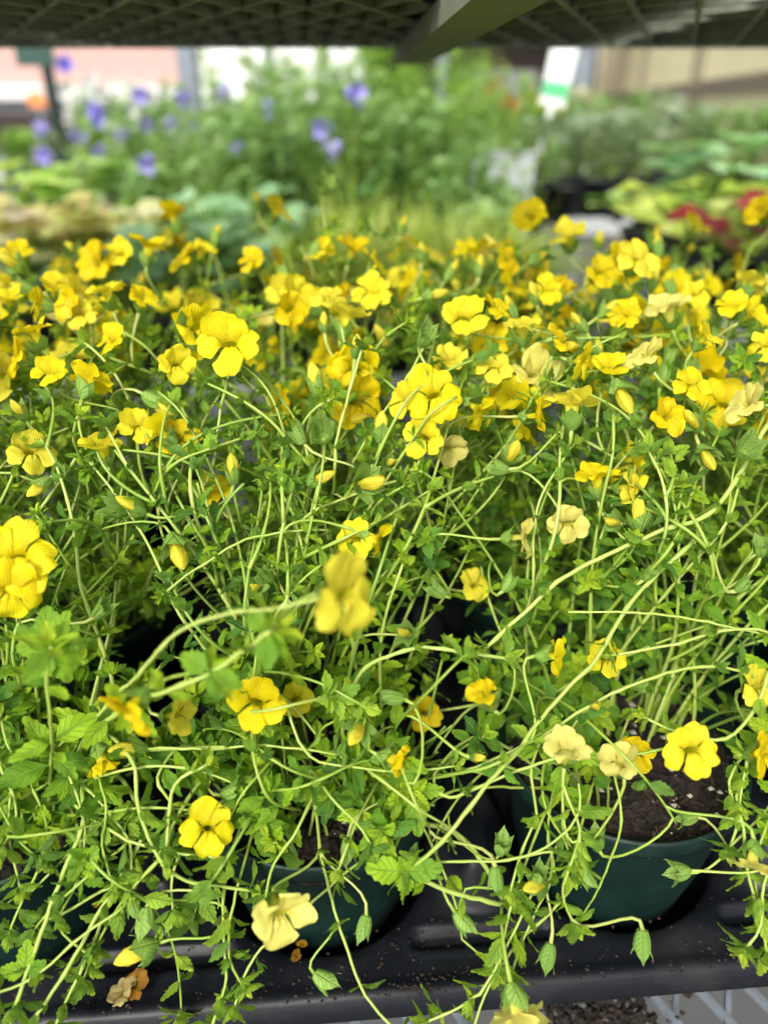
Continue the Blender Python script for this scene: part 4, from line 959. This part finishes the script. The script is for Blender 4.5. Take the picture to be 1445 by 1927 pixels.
M['pinkp'] = leafmat('pink_petal', [(0, (.60, .45, .55)), (1, (.80, .68, .75))], vein=False, trans=.3, tcol=(.8, .6, .7), back=0)
M['whitep'] = leafmat('white_petal', [(0, (.80, .80, .80)), (1, (.88, .88, .86))], vein=False, trans=.3, tcol=(.9, .9, .9), back=0)
M['redp'] = leafmat('red_petal', [(0, (.60, .03, .06)), (1, (.75, .10, .12))], vein=False, trans=.3, tcol=(.8, .05, .1), back=0)

def bgpot(e, h=.13, rad=.07):
    mb = MB(); mb.lathe([(0, 0), (rad * .75, 0), (rad * .97, h * .9), (rad * 1.05, h * .9), (rad * 1.05, h), (rad * .97, h), (rad * .9, h * .9), (0, h * .9)], 20)
    return mb.obj('pot', M['pot_black'], e)
def bushy(name, label, cat, loc, H, Rad, mat, tpls=SLIM, lsize=.03, nstem=26, spacing=.022, group=None, pot=.13, seed=1, start=.1, blooms=None, bmat='purple', bsize=.03, rise=.35, extra=None):
    r = random.Random(seed); e = empty(name, loc); tag(e, label, cat, group)
    bgpot(e, pot, min(.075, Rad * .8 + .01)); fb = MB(); sb = MB(); tips = []
    for k in range(nstem):
        a = r.uniform(0, 6.28); rr = .045 * math.sqrt(r.random()); d = np.array((math.cos(a) * rise * r.random(), math.sin(a) * rise * r.random(), 1.)); p = np.array((rr * math.cos(a), rr * math.sin(a), pot * .9)); path = [p.copy()]
        hh = H * r.uniform(.6, 1.05)
        while p[2] < pot + hh and len(path) < 60:
            d = nrm(d + np.array([r.uniform(-.12, .12) for _ in range(3)]) + np.array((0, 0, .02))); q = math.hypot(p[0], p[1])
            if q > Rad: d[:2] *= .3
            p = p + d * .012; path.append(p.copy())
        path = np.array(path)
        if len(path) < 4: continue
        sb.tube(path, np.linspace(.0022, .001, len(path)), 4, r.random() * .8); dress(fb, path, r, size=lsize, spacing=spacing, start=start, tpls=tpls, tuft=.35)
        tips.append(path[-1])
    sb.obj('stems', M['stem'], e); fb.obj('foliage', mat, e)
    for (bx, by, bz) in (blooms or []):
        bell(e, np.array((bx, by, bz)), bsize, bmat, r)
    return e
def bell(e, c, s, mat, r):
    mb = MB(); n = 20; vs = []; fs = []; prof = [(.03, 0), (.22, .02), (.36, .15), (.40, .4), (.43, .65), (.52, .85), (.66, 1.0)]
    for k, (rr, z) in enumerate(prof):
        for i in range(n):
            a = 2 * math.pi * i / n; q = rr * s * (1 + (.22 * math.cos(5 * a) if k == 6 else .08 * math.cos(5 * a) if k > 3 else 0)); zz = z * s * (1 + (.10 * math.cos(5 * a) if k == 6 else 0)); vs.append((q * math.cos(a), q * math.sin(a), zz))
    for k in range(len(prof) - 1):
        for i in range(n): fs.append((k * n + i, k * n + (i + 1) % n, (k + 1) * n + (i + 1) % n, (k + 1) * n + i))
    mb.add(vs, fs, rn=r.random()); o = mb.obj('flower', M[mat], e)
    D = nrm(np.array((r.uniform(-.9, .9), r.uniform(-1, -.1), r.uniform(-.9, .35))))
    o.matrix_local = Matrix.Translation(Vector(c)) @ frame(D); cb = MB(); cb.lathe([(.01 * s, -.12 * s), (.12 * s, -.06 * s), (.24 * s, .03 * s)], 8); cb.obj('calyx', M['calyx'], o)
def stalked(name, label, loc, seed, spots, bsize=.034, H=.42, Rad=.12, mat='fern', lsize=.035, nstem=18, group='purple bellflower plants', bmat='purple', cat='bellflower plant'):
    """tall plant whose stalks end in the given world points"""
    e = bushy(name, label, cat, loc, H, Rad, M[mat], lsize=lsize, nstem=nstem, seed=seed, group=group, spacing=.024)
    r = random.Random(seed + 3)
    for w_ in spots:
        q = np.array(w_) - np.array(loc); st = MB(); base = np.array((r.uniform(-.03, .03), r.uniform(-.03, .03), .12))
        st.tube(catmull([base, base * .5 + q * .5 + np.array((0, 0, .04)), q], .03), .0016, 5, .4); s_ = st.obj('stalk', M['stem'], e)
        bell(e, q, bsize, bmat, r)
    return e
def PY(px, py, Y):           # point on the pixel ray at world distance Y
    ray = P(px, py, 1) - np.array((0, 0, CAMZ)); return np.array((0, 0, CAMZ)) + ray * (Y / ray[1])

def bench(label, x0, x1, y0, y1, z, rz=0):
    e = empty('plant_bench', ((x0 + x1) / 2, (y0 + y1) / 2, 0), rz); tag(e, label, 'plant bench', 'benches behind the rack'); a, b = (x1 - x0) / 2, (y1 - y0) / 2
    t_ = MB()
    n = int(2 * a / .05)
    for i in range(n): t_.bar((-a + .025 + i * 2 * a / n, -b + .02, z - .01), (-a + .025 + i * 2 * a / n, b - .02, z - .01), .036, .010)
    t_.obj('slatted_top', M['slate'], e, smooth=False)
    f = MB()
    for p, q in (((-a, -b, z), (a, -b, z)), ((-a, b, z), (a, b, z)), ((-a, -b, z), (-a, b, z)), ((a, -b, z), (a, b, z))): f.bar(p, q, .022, .035)
    f.obj('rail', M['rail_metal'], e, smooth=False)
    for sx in (-1, 1):
        for sy in (-1, 1): MB().box((sx * (a - .04), sy * (b - .03), (z - .02) / 2), (.03, .03, z - .02)).obj('leg', M['galv'], e, smooth=False)
bench('bench behind the rack, under the lime grass and the bellflowers', -1.15, .30, 1.14, 2.35, .86)
bench('bench at right with a pale metal rail, under the red and lime foliage', .50, 1.75, 1.12, 1.66, .955, R(1))
bench('bench behind the red foliage, under the silver-leaved plants in black pots', .44, 2.1, 1.86, 2.62, 1.00, R(-3))
bench('far bench at left behind the purple flowers', -3.2, -.9, 3.0, 3.9, .95)
bench('far bench in the middle under the red blossoms', -.5, 1.9, 3.1, 3.9, .98)

# -- left: variegated leaves
def rosette_plant(name, label, cat, loc, mat, n, lsize, H, seed, group=None, pot=.10, tpls=ROUND):
    r = random.Random(seed); e = empty(name, loc); tag(e, label, cat, group); bgpot(e, pot, .07); fb = MB(); sb = MB()
    for k in range(n):
        a = r.uniform(0, 6.28); rr = r.uniform(.01, .13) ; h = pot + H * r.uniform(.45, 1) * (1 - rr * 2.2)
        c = np.array((rr * math.cos(a), rr * math.sin(a), h)); A = np.array((math.cos(a), math.sin(a), r.uniform(-.1, .35)))
        put_leaf(fb, r.choice(tpls), c, A, np.array((r.uniform(-.3, .3), r.uniform(-.5, .1), 1.)), lsize * r.uniform(.7, 1.2), r.random(), 1.0)
        sb.tube(catmull([np.array((rr * .2 * math.cos(a), rr * .2 * math.sin(a), pot * .85)), c * np.array((.5, .5, .75)) + np.array((0, 0, .02)), c], .02), .0015, 4, .5)
    sb.obj('stems', M['stem'], e); fb.obj('foliage', mat, e); return e
B1 = .862; 
q = lambda px, py, Y, z: (PY(px, py, Y)[0], Y, z)
rosette_plant('coral_bells', 'peach and orange leaved plant at the left edge behind the flowers', 'foliage plant', q(60, 400, 1.30, B1), M['peach'], 60, .060, .17, 1, 'variegated leaf plants')
rosette_plant('coral_bells', 'lime and orange leaved plant right of the peach one, behind the flowers', 'foliage plant', q(210, 400, 1.34, B1), M['peach'], 55, .055, .17, 2, 'variegated leaf plants')
rosette_plant('coral_bells', 'bright lime leaved plant at the left edge below the purple bells', 'foliage plant', q(10, 360, 1.58, B1), M['lime'], 60, .06, .20, 3, 'variegated leaf plants')
rosette_plant('coral_bells', 'yellow-green leaved plant beneath the foot of the green sign post', 'foliage plant', q(150, 330, 1.62, B1), M['bright'], 60, .055, .20, 4, 'variegated leaf plants')
rosette_plant('mint_plant', 'pale round-leaved mint green plant behind the highest yellow flowers', 'foliage plant', q(385, 430, 1.30, B1), M['mint'], 50, .055, .17, 5)
rosette_plant('mint_plant', 'pale green round-leaved plant left of the lime grass', 'foliage plant', q(470, 420, 1.42, B1), M['mint'], 46, .050, .17, 6)
rosette_plant('mint_plant', 'blue-green low plant behind the leftmost yellow flowers', 'foliage plant', q(40, 540, 1.22, B1), M['mint'], 60, .035, .09, 7)
rosette_plant('mint_plant', 'blue-green low plant beneath the tall yellow buds', 'foliage plant', q(270, 520, 1.22, B1), M['mint'], 60, .035, .10, 8)
# -- lime grass
def grass(label, loc, seed, n=340, H=.185, mat='lime'):
    r = random.Random(seed); e = empty('ornamental_grass', loc); tag(e, label, 'ornamental grass', 'lime grass clumps'); bgpot(e, .10, .07); mb = MB()
    for k in range(n):
        a = r.uniform(0, 6.28); L = H * r.uniform(.7, 1.25); d = np.array((math.cos(a), math.sin(a), 0)); p0 = d * r.uniform(0, .04) + np.array((0, 0, .09)); wd = r.uniform(.0016, .0032); sd_ = np.array((-d[1], d[0], 0)); vs = []; lean = r.uniform(.3, 1.5)
        for i in range(7):
            t = i / 6; c = p0 + d * L * lean * t ** 1.5 * .8 + np.array((0, 0, L * (t - .55 * lean * t * t))); ww = wd * (1 - t ** 2) + .0002
            vs += [c - sd_ * ww, c + sd_ * ww + np.array((0, 0, ww * .5))]
        mb.add(vs, [(2 * i, 2 * i + 1, 2 * i + 3, 2 * i + 2) for i in range(6)], rn=r.random())
    mb.obj('blades', M[mat], e)
for i, (px, Y, lb) in enumerate([(600, 1.26, 'lime grass clump left of centre'), (730, 1.24, 'lime grass clump behind the middle flowers'), (860, 1.26, 'lime grass clump right of the middle one'), (665, 1.42, 'lime grass clump in the second row, left'), (800, 1.42, 'lime grass clump in the second row, middle'), (940, 1.32, 'lime grass clump beside the grey aisle')]):
    grass(lb, q(px, 450, Y, B1), 30 + i)
# -- bellflowers
spots = {0: [(92, 292, 1.75), (36, 338, 1.72), (-8, 372, 1.72)], 1: [(178, 214 + 20, 1.9), (92, 240, 1.9)], 2: [(272, 172, 1.8), (240, 245, 1.8), (195, 210, 1.8)],
         3: [(284, 238, 1.85), (322, 222, 1.85), (357, 176, 1.85)], 4: [(426, 157, 1.8), (512, 192, 1.8), (384, 240, 1.8)], 5: [(655, 172, 1.50), (688, 168, 1.50), (640, 268, 1.48), (620, 236, 1.50)],
         6: [(126, 130, 1.9), (138, 258, 1.9), (193, 277, 1.9)], 7: [(460, 268, 1.52), (284, 295, 1.55)]}
px0 = {0: 60, 1: 150, 2: 235, 3: 320, 4: 430, 5: 650, 6: 150, 7: 400}
desc = {0: 'purple bellflower at the left edge with three drooping bells', 1: 'purple bellflower behind the foot of the green sign post', 2: 'purple bellflower with its darkest bells against the pink building', 3: 'purple bellflower in front of the pale galvanised post',
        4: 'bellflower with a small bell against the white sheeting', 5: 'bellflower with the big bright violet bells right of centre', 6: 'thin purple bellflower with one bell high beside the green sign', 7: 'bellflower with faded bluish bells low in the green mass'}
for k, sp in spots.items():
    Y = sp[0][2] + .02
    stalked('bellflower', desc[k], (PY(px0[k], 250, Y)[0], Y, B1), 60 + k, [PY(a, b, c) for a, b, c in sp], H=(.16 if k in (0, 1, 6) else .24), nstem=(8 if k in (0, 1, 6) else 16), Rad=.10, bsize=.027)
# -- the big fine-leaved mass
mass = [(300, 1.95, .19), (380, 1.75, .17), (440, 1.95, .29), (510, 2.1, .37), (585, 1.95, .34), (560, 1.65, .27), (660, 1.75, .29), (725, 2.0, .41), (770, 1.85, .35), (840, 1.75, .29), (480, 1.60, .24), (750, 1.62, .26), (640, 2.15, .33), (870, 2.1, .33), (250, 1.7, .14), (880, 1.50, .19), (915, 1.46, .12)]
names = ['left end of the fine-leaved mass', 'fine-leaved green plant with faded bells, front left of the mass', 'fine green plant under the white sheeting', 'tallest rounded green plant before the white sheeting', 'green plant with a hazy crown beside the white sheeting',
         'dark fine-leaved plant at the front of the mass', 'fine-leaved plant just behind the low violet bell', 'tall green plant beneath the end of the overhead beam', 'upright green plant right of the overhead beam end', 'narrow-leaved plant at the right end of the mass',
         'dark low plant behind the mint leaves', 'dark low plant behind the lime grass', 'green plant behind the bright violet bells', 'light green plant left of the red blossoms', 'thin olive plant at the left end behind the variegated leaves', 'fine-leaved plant covering the left side of the pale carton', 'low fine-leaved plant directly in front of the pale carton']
for i, ((px, Y, H), nm) in enumerate(zip(mass, names)):
    mt = M['fern'] if i not in (3, 7, 8, 13) else M['bright']
    bushy('leafy_plant', nm, 'leafy plant', q(px, 250, Y, B1), H, .15, mt, lsize=.040, nstem=34, spacing=.020, seed=100 + i, group='fine-leaved plants in the middle', rise=.5)
# -- middle right greens and silver plants
B2 = 1.002
mr = [(905, 2.35, .17, 'bright', 'bright green plant behind the white carton'), (1000, 2.5, .17, 'bright', 'leafy plant below the white and green label'), (1090, 2.2, .15, 'fern', 'green plant above the middle of the grey aisle'), (1180, 2.45, .17, 'fern', 'green plant in front of the yellow wall'),
      (1050, 1.98, .11, 'silver', 'silver-leaved plant at the left of the black pots'), (1130, 2.0, .12, 'silver', 'silver-leaved plant in the middle of the black pots'), (1200, 2.05, .13, 'silver', 'silver-leaved plant left of the lime leaves'), (1270, 2.2, .16, 'silver', 'tall silver-green plant behind the lime leaves'),
      (1330, 2.4, .13, 'fern', 'loose green plant before the yellow wall'), (1410, 2.3, .14, 'fern', 'loose green plant at the right edge before the yellow wall')]
for i, (px, Y, H, mt, nm) in enumerate(mr):
    X = PY(px, 250, Y)[0]
    bushy('leafy_plant', nm, 'leafy plant', (X, Y, B2), H, .14, M[mt], lsize=.034, nstem=30, spacing=.018, seed=150 + i, group='plants on the right benches', pot=.10)
for i, (px, Y, mt, n, ls, H, nm, cat) in enumerate([
        (1250, 1.50, 'bright', 16, .060, .08, 'small bright green plant in a black pot beside the rail', 'foliage plant'), (1330, 1.47, 'lime', 24, .06, .10, 'lime leaved plant behind the red one', 'foliage plant'),
        (1370, 1.28, 'red', 13, .058, .080, 'dark red leaved plant in the black pots at right', 'foliage plant'), (1425, 1.26, 'lime', 26, .062, .055, 'large lime leaved plant nearest at the right edge', 'foliage plant'),
        (1370, 1.62, 'mint', 24, .085, .17, 'mint green broad-leaved plant above the red one', 'foliage plant'), (1450, 1.58, 'bright', 14, .05, .10, 'green plant at the right edge behind the lime leaves', 'foliage plant')]):
    rosette_plant('coral_bells', nm, cat, (PY(px, 380, Y)[0], Y, .957), M[mt], n, ls, H, 200 + i, 'broad-leaved plants on the right bench', pot=.09)
# black pots in a row along the right benches
k = 0
for (px, Y) in ((1010, 1.95), (1065, 1.93), (1160, 1.92), (1215, 1.90), (1290, 1.32), (1330, 1.24)):
    e = empty('empty_pot', (PY(px, 380, Y)[0] , Y, B2 if Y > 1.7 else .957)); tag(e, ['short black pot at the left end of the row of pots behind the aisle', 'black pot second from left in the row behind the aisle', 'black pot below the middle silver-leaved plant', 'black pot at the right end of the row behind the aisle', 'black pot just behind the pale rail, left of the red leaves', 'black pot below the red leaves'][k], 'pot', 'black pots on the right benches'); bgpot(e, .085, .045); s_ = MB(); s_.lathe([(.001, .075), (.041, .075)], 16, cap=False); s_.obj('soil', M['soil'], e); k += 1
# white carton
c_ = PY(940, 330, 1.72); e = empty('plant_carton', (c_[0], c_[1], .862)); tag(e, 'white plastic carton standing at the edge of the grass bench', 'carton')
mb = MB(); h = c_[2] + .045 - .862
for (x, y, a, b) in ((0, -.05, .125, .003), (0, .05, .125, .003), (-.061, 0, .003, .096), (.061, 0, .003, .096)): mb.box((x, y, h / 2), (a, b, h))
mb.box((0, 0, .003), (.118, .096, .004)); mb.obj('side_walls', M['carton_white'], e, smooth=False)
mb = MB().bar((-.064, -.053, h), (.064, -.053, h), .008, .008); mb.obj('rolled_edge', M['carton_white'], e, smooth=False)
# plant label with green band
c_ = PY(1030, 140, 1.95); e = empty('plant_label', (c_[0], c_[1], c_[2] - .16)); e.rotation_euler = (0, R(9), 0); tag(e, 'tall white plant label with a green band, leaning before the brown building', 'plant label')
MB().box((0, 0, .165), (.060, .002, .13), bev=.0008).obj('card', M['label_white'], e, smooth=False)
MB().box((0, -.0026, .132), (.058, .0015, .030)).obj('green_band', M['label_green'], e, smooth=False)
MB().box((0, .002, .055), (.012, .002, .11)).obj('stake', M['label_white'], e, smooth=False)
# green sign on its post
c_ = PY(108, 230, 2.3); e = empty('sign_post', (c_[0], 2.3, 0)); tag(e, 'dark green sign board on a thin green post at upper left', 'sign')
MB().box((0, 0, .72), (.026, .026, 1.44), bev=.003).obj('post', M['pot_green'], e, smooth=False)
s_ = PY(75, 125, 2.3); MB().box((s_[0] - c_[0], -.018, s_[2] + .07), (.10, .006, .14), bev=.002).obj('board', M['sign_green'], e, smooth=False)
# galvanised posts
for (px, Y, wd, lb) in ((358, 2.9, .065, 'widest pale galvanised post, left of the white sheeting'), (508, 4.2, .05, 'galvanised post in front of the white sheeting'), (831, 2.9, .035, 'thin grey post right of the overhead beam'), (1092, 3.4, .07, 'pale grey post left of the yellow wall')):
    c_ = PY(px, 150, Y); e = empty('steel_post', (c_[0], Y, 0)); tag(e, lb, 'post', 'galvanised posts')
    MB().box((0, 0, 1.5), (wd, wd, 3.0), bev=.006).obj('shaft', M['galv'], e, smooth=False); MB().box((0, 0, .006), (wd * 2, wd * 2, .012)).obj('base_plate', M['galv'], e, smooth=False)
# things on far benches
ff = [(30, 3.3, .10, 'bright', 'low bright plant on the far left bench'), (190, 3.4, .14, 'bright', 'loose green plant on the far bench behind the bellflowers'), (300, 3.5, .20, 'fern', 'green plant on the far bench left of the wide post'), (100, 3.7, .10, 'silver', 'pale plant at the back of the far left bench'), (250, 3.2, .12, 'silver', 'whitish plant on the far bench')]
for i, (px, Y, H, mt, nm) in enumerate(ff):
    bushy('leafy_plant', nm, 'leafy plant', q(px, 250, Y, .952), H, .2, M[mt], lsize=.05, nstem=26, spacing=.03, seed=300 + i, group='plants on the far left bench', pot=.10)
e = bushy('blossoming_plant', 'plant with red blossoms on the far bench left of the white label', 'flowering plant', q(965, 200, 3.3, .982), .16, .2, M['bright'], lsize=.05, nstem=20, spacing=.03, seed=320, pot=.12)
r = random.Random(8)
for k in range(16): bell(e, np.array((r.uniform(-.14, .14), r.uniform(-.12, .05), .30 + r.uniform(-.02, .03))), .05, 'redp', r)
bushy('leafy_plant', 'tall speckled yellow-green plant right of the thin grey post', 'leafy plant', q(875, 200, 3.2, .982), .42, .07, M['bright'], lsize=.035, nstem=18, spacing=.03, seed=321, pot=.1, rise=.12)
bushy('leafy_plant', 'slim yellow-green plant left of the red blossoms', 'leafy plant', q(925, 200, 3.5, .982), .40, .05, M['lime'], lsize=.03, nstem=9, spacing=.03, seed=322, pot=.1, rise=.1)
bushy('leafy_plant', 'olive and rust plant right of the white label', 'leafy plant', q(1075, 200, 3.4, .982), .20, .12, M['peach'], lsize=.05, nstem=16, spacing=.03, seed=323, pot=.1)
for _i, (_px, _lb) in enumerate([(170, 'white-blossomed plant on the far bench behind the bellflowers'), (250, 'white-blossomed plant on the far bench just left of the wide post')]):
    e = bushy('blossoming_plant', _lb, 'flowering plant', q(_px, 200, 3.45, .952), .22, .2, M['fern'], lsize=.045, nstem=18, spacing=.035, seed=330 + _i, pot=.12); r = random.Random(40 + _i)
    for _k in range(14): bell(e, np.array((r.uniform(-.16, .16), r.uniform(-.12, .05), .30 + r.uniform(-.08, .08))), .045, 'whitep', r)
# buildings
def brick(name='pink_building'):
    e = empty(name, (-6, 17.5, 0)); tag(e, 'pink building with a white sill band across the road', 'building')
    MB().box((1.6, 1.6, 3.4), (15, 3, 3.6)).obj('wall', M['pink_brick'], e, smooth=False)
    MB().box((1.6, .02, 1.49), (15.1, .25, .22)).obj('sill_band', M['white_paint'], e, smooth=False)
    MB().box((1.6, 1.62, .70), (15, 2.9, 1.36)).obj('lower_wall', M['grey_paint'], e, smooth=False)
    MB().box((-1.5, .14, .75), (2.6, .06, .75)).obj('window', M['dark_brown'], e, smooth=False)
    MB().box((1.6, 1.5, 5.3), (15.6, 3.6, .2)).obj('roof', M['white_paint'], e, smooth=False)
brick()
# small orange sign
c_ = PY(70, 187, 9.5); e = empty('roadside_sign', (c_[0], 9.5, 0)); tag(e, 'small orange sign on a thin pole before the pink building', 'sign')
MB().box((0, .03, .68), (.03, .03, 1.36)).obj('pole', M['galv'], e, smooth=False); MB().box((0, 0, c_[2]), (.19, .012, .15), bev=.003).obj('panel', M['orange'], e, smooth=False)
# white sheeted greenhouse
def tunnel(label, x, y, wd, H, ln):
    e = empty('greenhouse', (x, y, 0)); tag(e, label, 'greenhouse', 'white greenhouses'); mb = MB(); n = 18; vs = []
    for yy in (0, ln):
        for i in range(n + 1):
            a = math.pi * i / n; vs.append((-math.cos(a) * wd / 2, yy, H * (math.sin(a) ** .6)))
    mb.add(vs, [(i, i + 1, n + 2 + i, n + 1 + i) for i in range(n)] + [tuple(range(n, -1, -1)), tuple(range(n + 1, 2 * n + 2))]); mb.obj('film_cover', M['white_film'], e, smooth=False)
    f = MB()
    for i in range(5): xx = -wd / 2 + wd * (i + .5) / 5; f.bar((xx, -.03, 0), (xx, -.03, H * .9), .05, .05)
    f.obj('end_frame', M['galv'], e, smooth=False); MB().box((0, -.06, .95), (.9, .04, 1.9)).obj('door', M['white_paint'], e, smooth=False)
c_ = PY(445, 150, 11.0); tunnel('white sheeted greenhouse left of the narrow post', c_[0], 11.0, 1.3, 2.6, 4)
c_ = PY(570, 150, 10.0); tunnel('white sheeted greenhouse right of the narrow post', c_[0], 10.0, 1.1, 2.6, 4)
c_ = PY(655, 150, 8.0); e = empty('white_banner', (c_[0], 8.0, 0)); tag(e, 'pale blue-white sheet hanging in front of the brown building', 'sheet')
MB().box((0, 0, 1.6), (.30, .01, 2.2)).obj('cloth', M['white_film'], e, smooth=False); MB().box((0, .02, 2.72), (.36, .03, .03)).obj('rod', M['galv'], e, smooth=False)
MB().box((-.16, .03, 1.35), (.03, .03, 2.7)).obj('pole', M['galv'], e, smooth=False); MB().box((.16, .03, 1.35), (.03, .03, 2.7)).obj('pole', M['galv'], e, smooth=False)
# brown building
a_ = PY(688, 150, 9.0); b_ = PY(1120, 150, 9.0)
e = empty('brown_shed', ((a_[0] + b_[0]) / 2, 9.0, 0)); tag(e, 'dark brown open shed behind the middle plants', 'shed'); wd = b_[0] - a_[0]
MB().box((0, 1.4, 1.5), (wd, .1, 3.0)).obj('back_wall', M['dark_brown'], e, smooth=False); MB().box((0, .7, 3.05), (wd + .4, 1.8, .1)).obj('roof', M['dark_brown'], e, smooth=False)
for s_ in (-1, 1): MB().box((s_ * (wd / 2 - .05), .7, 1.5), (.1, 1.3, 3.0)).obj('side_wall', M['dark_brown'], e, smooth=False)
MB().box((.35, 1.0, .8), (.75, .5, 1.6)).obj('grey_cabinet', M['grey_paint'], e, smooth=False)
# yellow wall
A_ = np.array((3.35, 13.6)); B_ = np.array((1.60, 2.9)); A2 = np.array((3.2, 12.8)); Bv = (B_ - A_); Ln = np.linalg.norm(Bv); ang = math.atan2(Bv[1], Bv[0]); cm = (A_ + B_) / 2
e = empty('panel_wall', (cm[0], cm[1], 0), ang); tag(e, 'pale yellow panelled wall with brown frame at upper right', 'wall')
MB().box((0, 0, 2.15), (Ln, .04, 1.52)).obj('upper_panel', M['yellow_panel'], e, smooth=False); MB().box((0, 0, .66), (Ln, .03, 1.32)).obj('lower_panel', M['yellow_panel'], e, smooth=False)
MB().box((0, -.0, 1.355), (Ln, .10, .07)).obj('rail', M['brown_frame'], e, smooth=False)
for px in (1040, 1095, 1140, 1217, 1322, 1500):
    dr = PY(px, 150, 1)[:2]; # intersect ray t*dr with line
    Mx = np.array([[dr[0], -Bv[0]], [dr[1], -Bv[1]]]); tt = np.linalg.solve(Mx, A_)
    if 0 < tt[1] < 1: MB().box(((tt[1] - .5) * Ln, 0, 1.5), (.12, .12, 3.0)).obj('frame_post', M['brown_frame'], e, smooth=False)
MB().box((0, 0, 2.98), (Ln, .12, .09)).obj('top_rail', M['brown_frame'], e, smooth=False)
# trees far behind
def tree(label, x, y, H, Rd, seed):
    r = random.Random(seed); e = empty('tree', (x, y, 0)); tag(e, label, 'tree', 'far trees'); mb = MB(); mb.tube(catmull([(0, 0, 0), (.1, 0, H * .3), (0, .1, H * .6), (.05, 0, H * .85)], .3), np.linspace(.16, .04, len(catmull([(0, 0, 0), (.1, 0, H * .3), (0, .1, H * .6), (.05, 0, H * .85)], .3))), 8, .1); mb.obj('trunk', M['bark'], e)
    cb = MB()
    for k in range(2600):
        v = np.array([r.gauss(0, 1) for _ in range(3)]); v = nrm(v) * Rd * r.uniform(.5, 1.0) * (1 + .25 * math.sin(5 * v[0]) * math.cos(4 * v[1])); c = v * np.array((1, 1, .9)) + np.array((0, 0, H * .68))
        put_leaf(cb, LEAVES_LO[k % 5], c, np.array([r.uniform(-1, 1) for _ in range(3)]), np.array((0, 0, 1.)), r.uniform(.12, .22), r.random(), 1.3)
    cb.obj('crown', M['bright'], e)
tree('round green tree behind the greenhouses, left one', -4.6, 24, 5.5, 1.9, 1); tree('round green tree behind the white sheeting', 1.0, 23, 5.5, 2.0, 2); tree('green tree behind the yellow wall', 7.5, 20, 5.5, 2.0, 3)
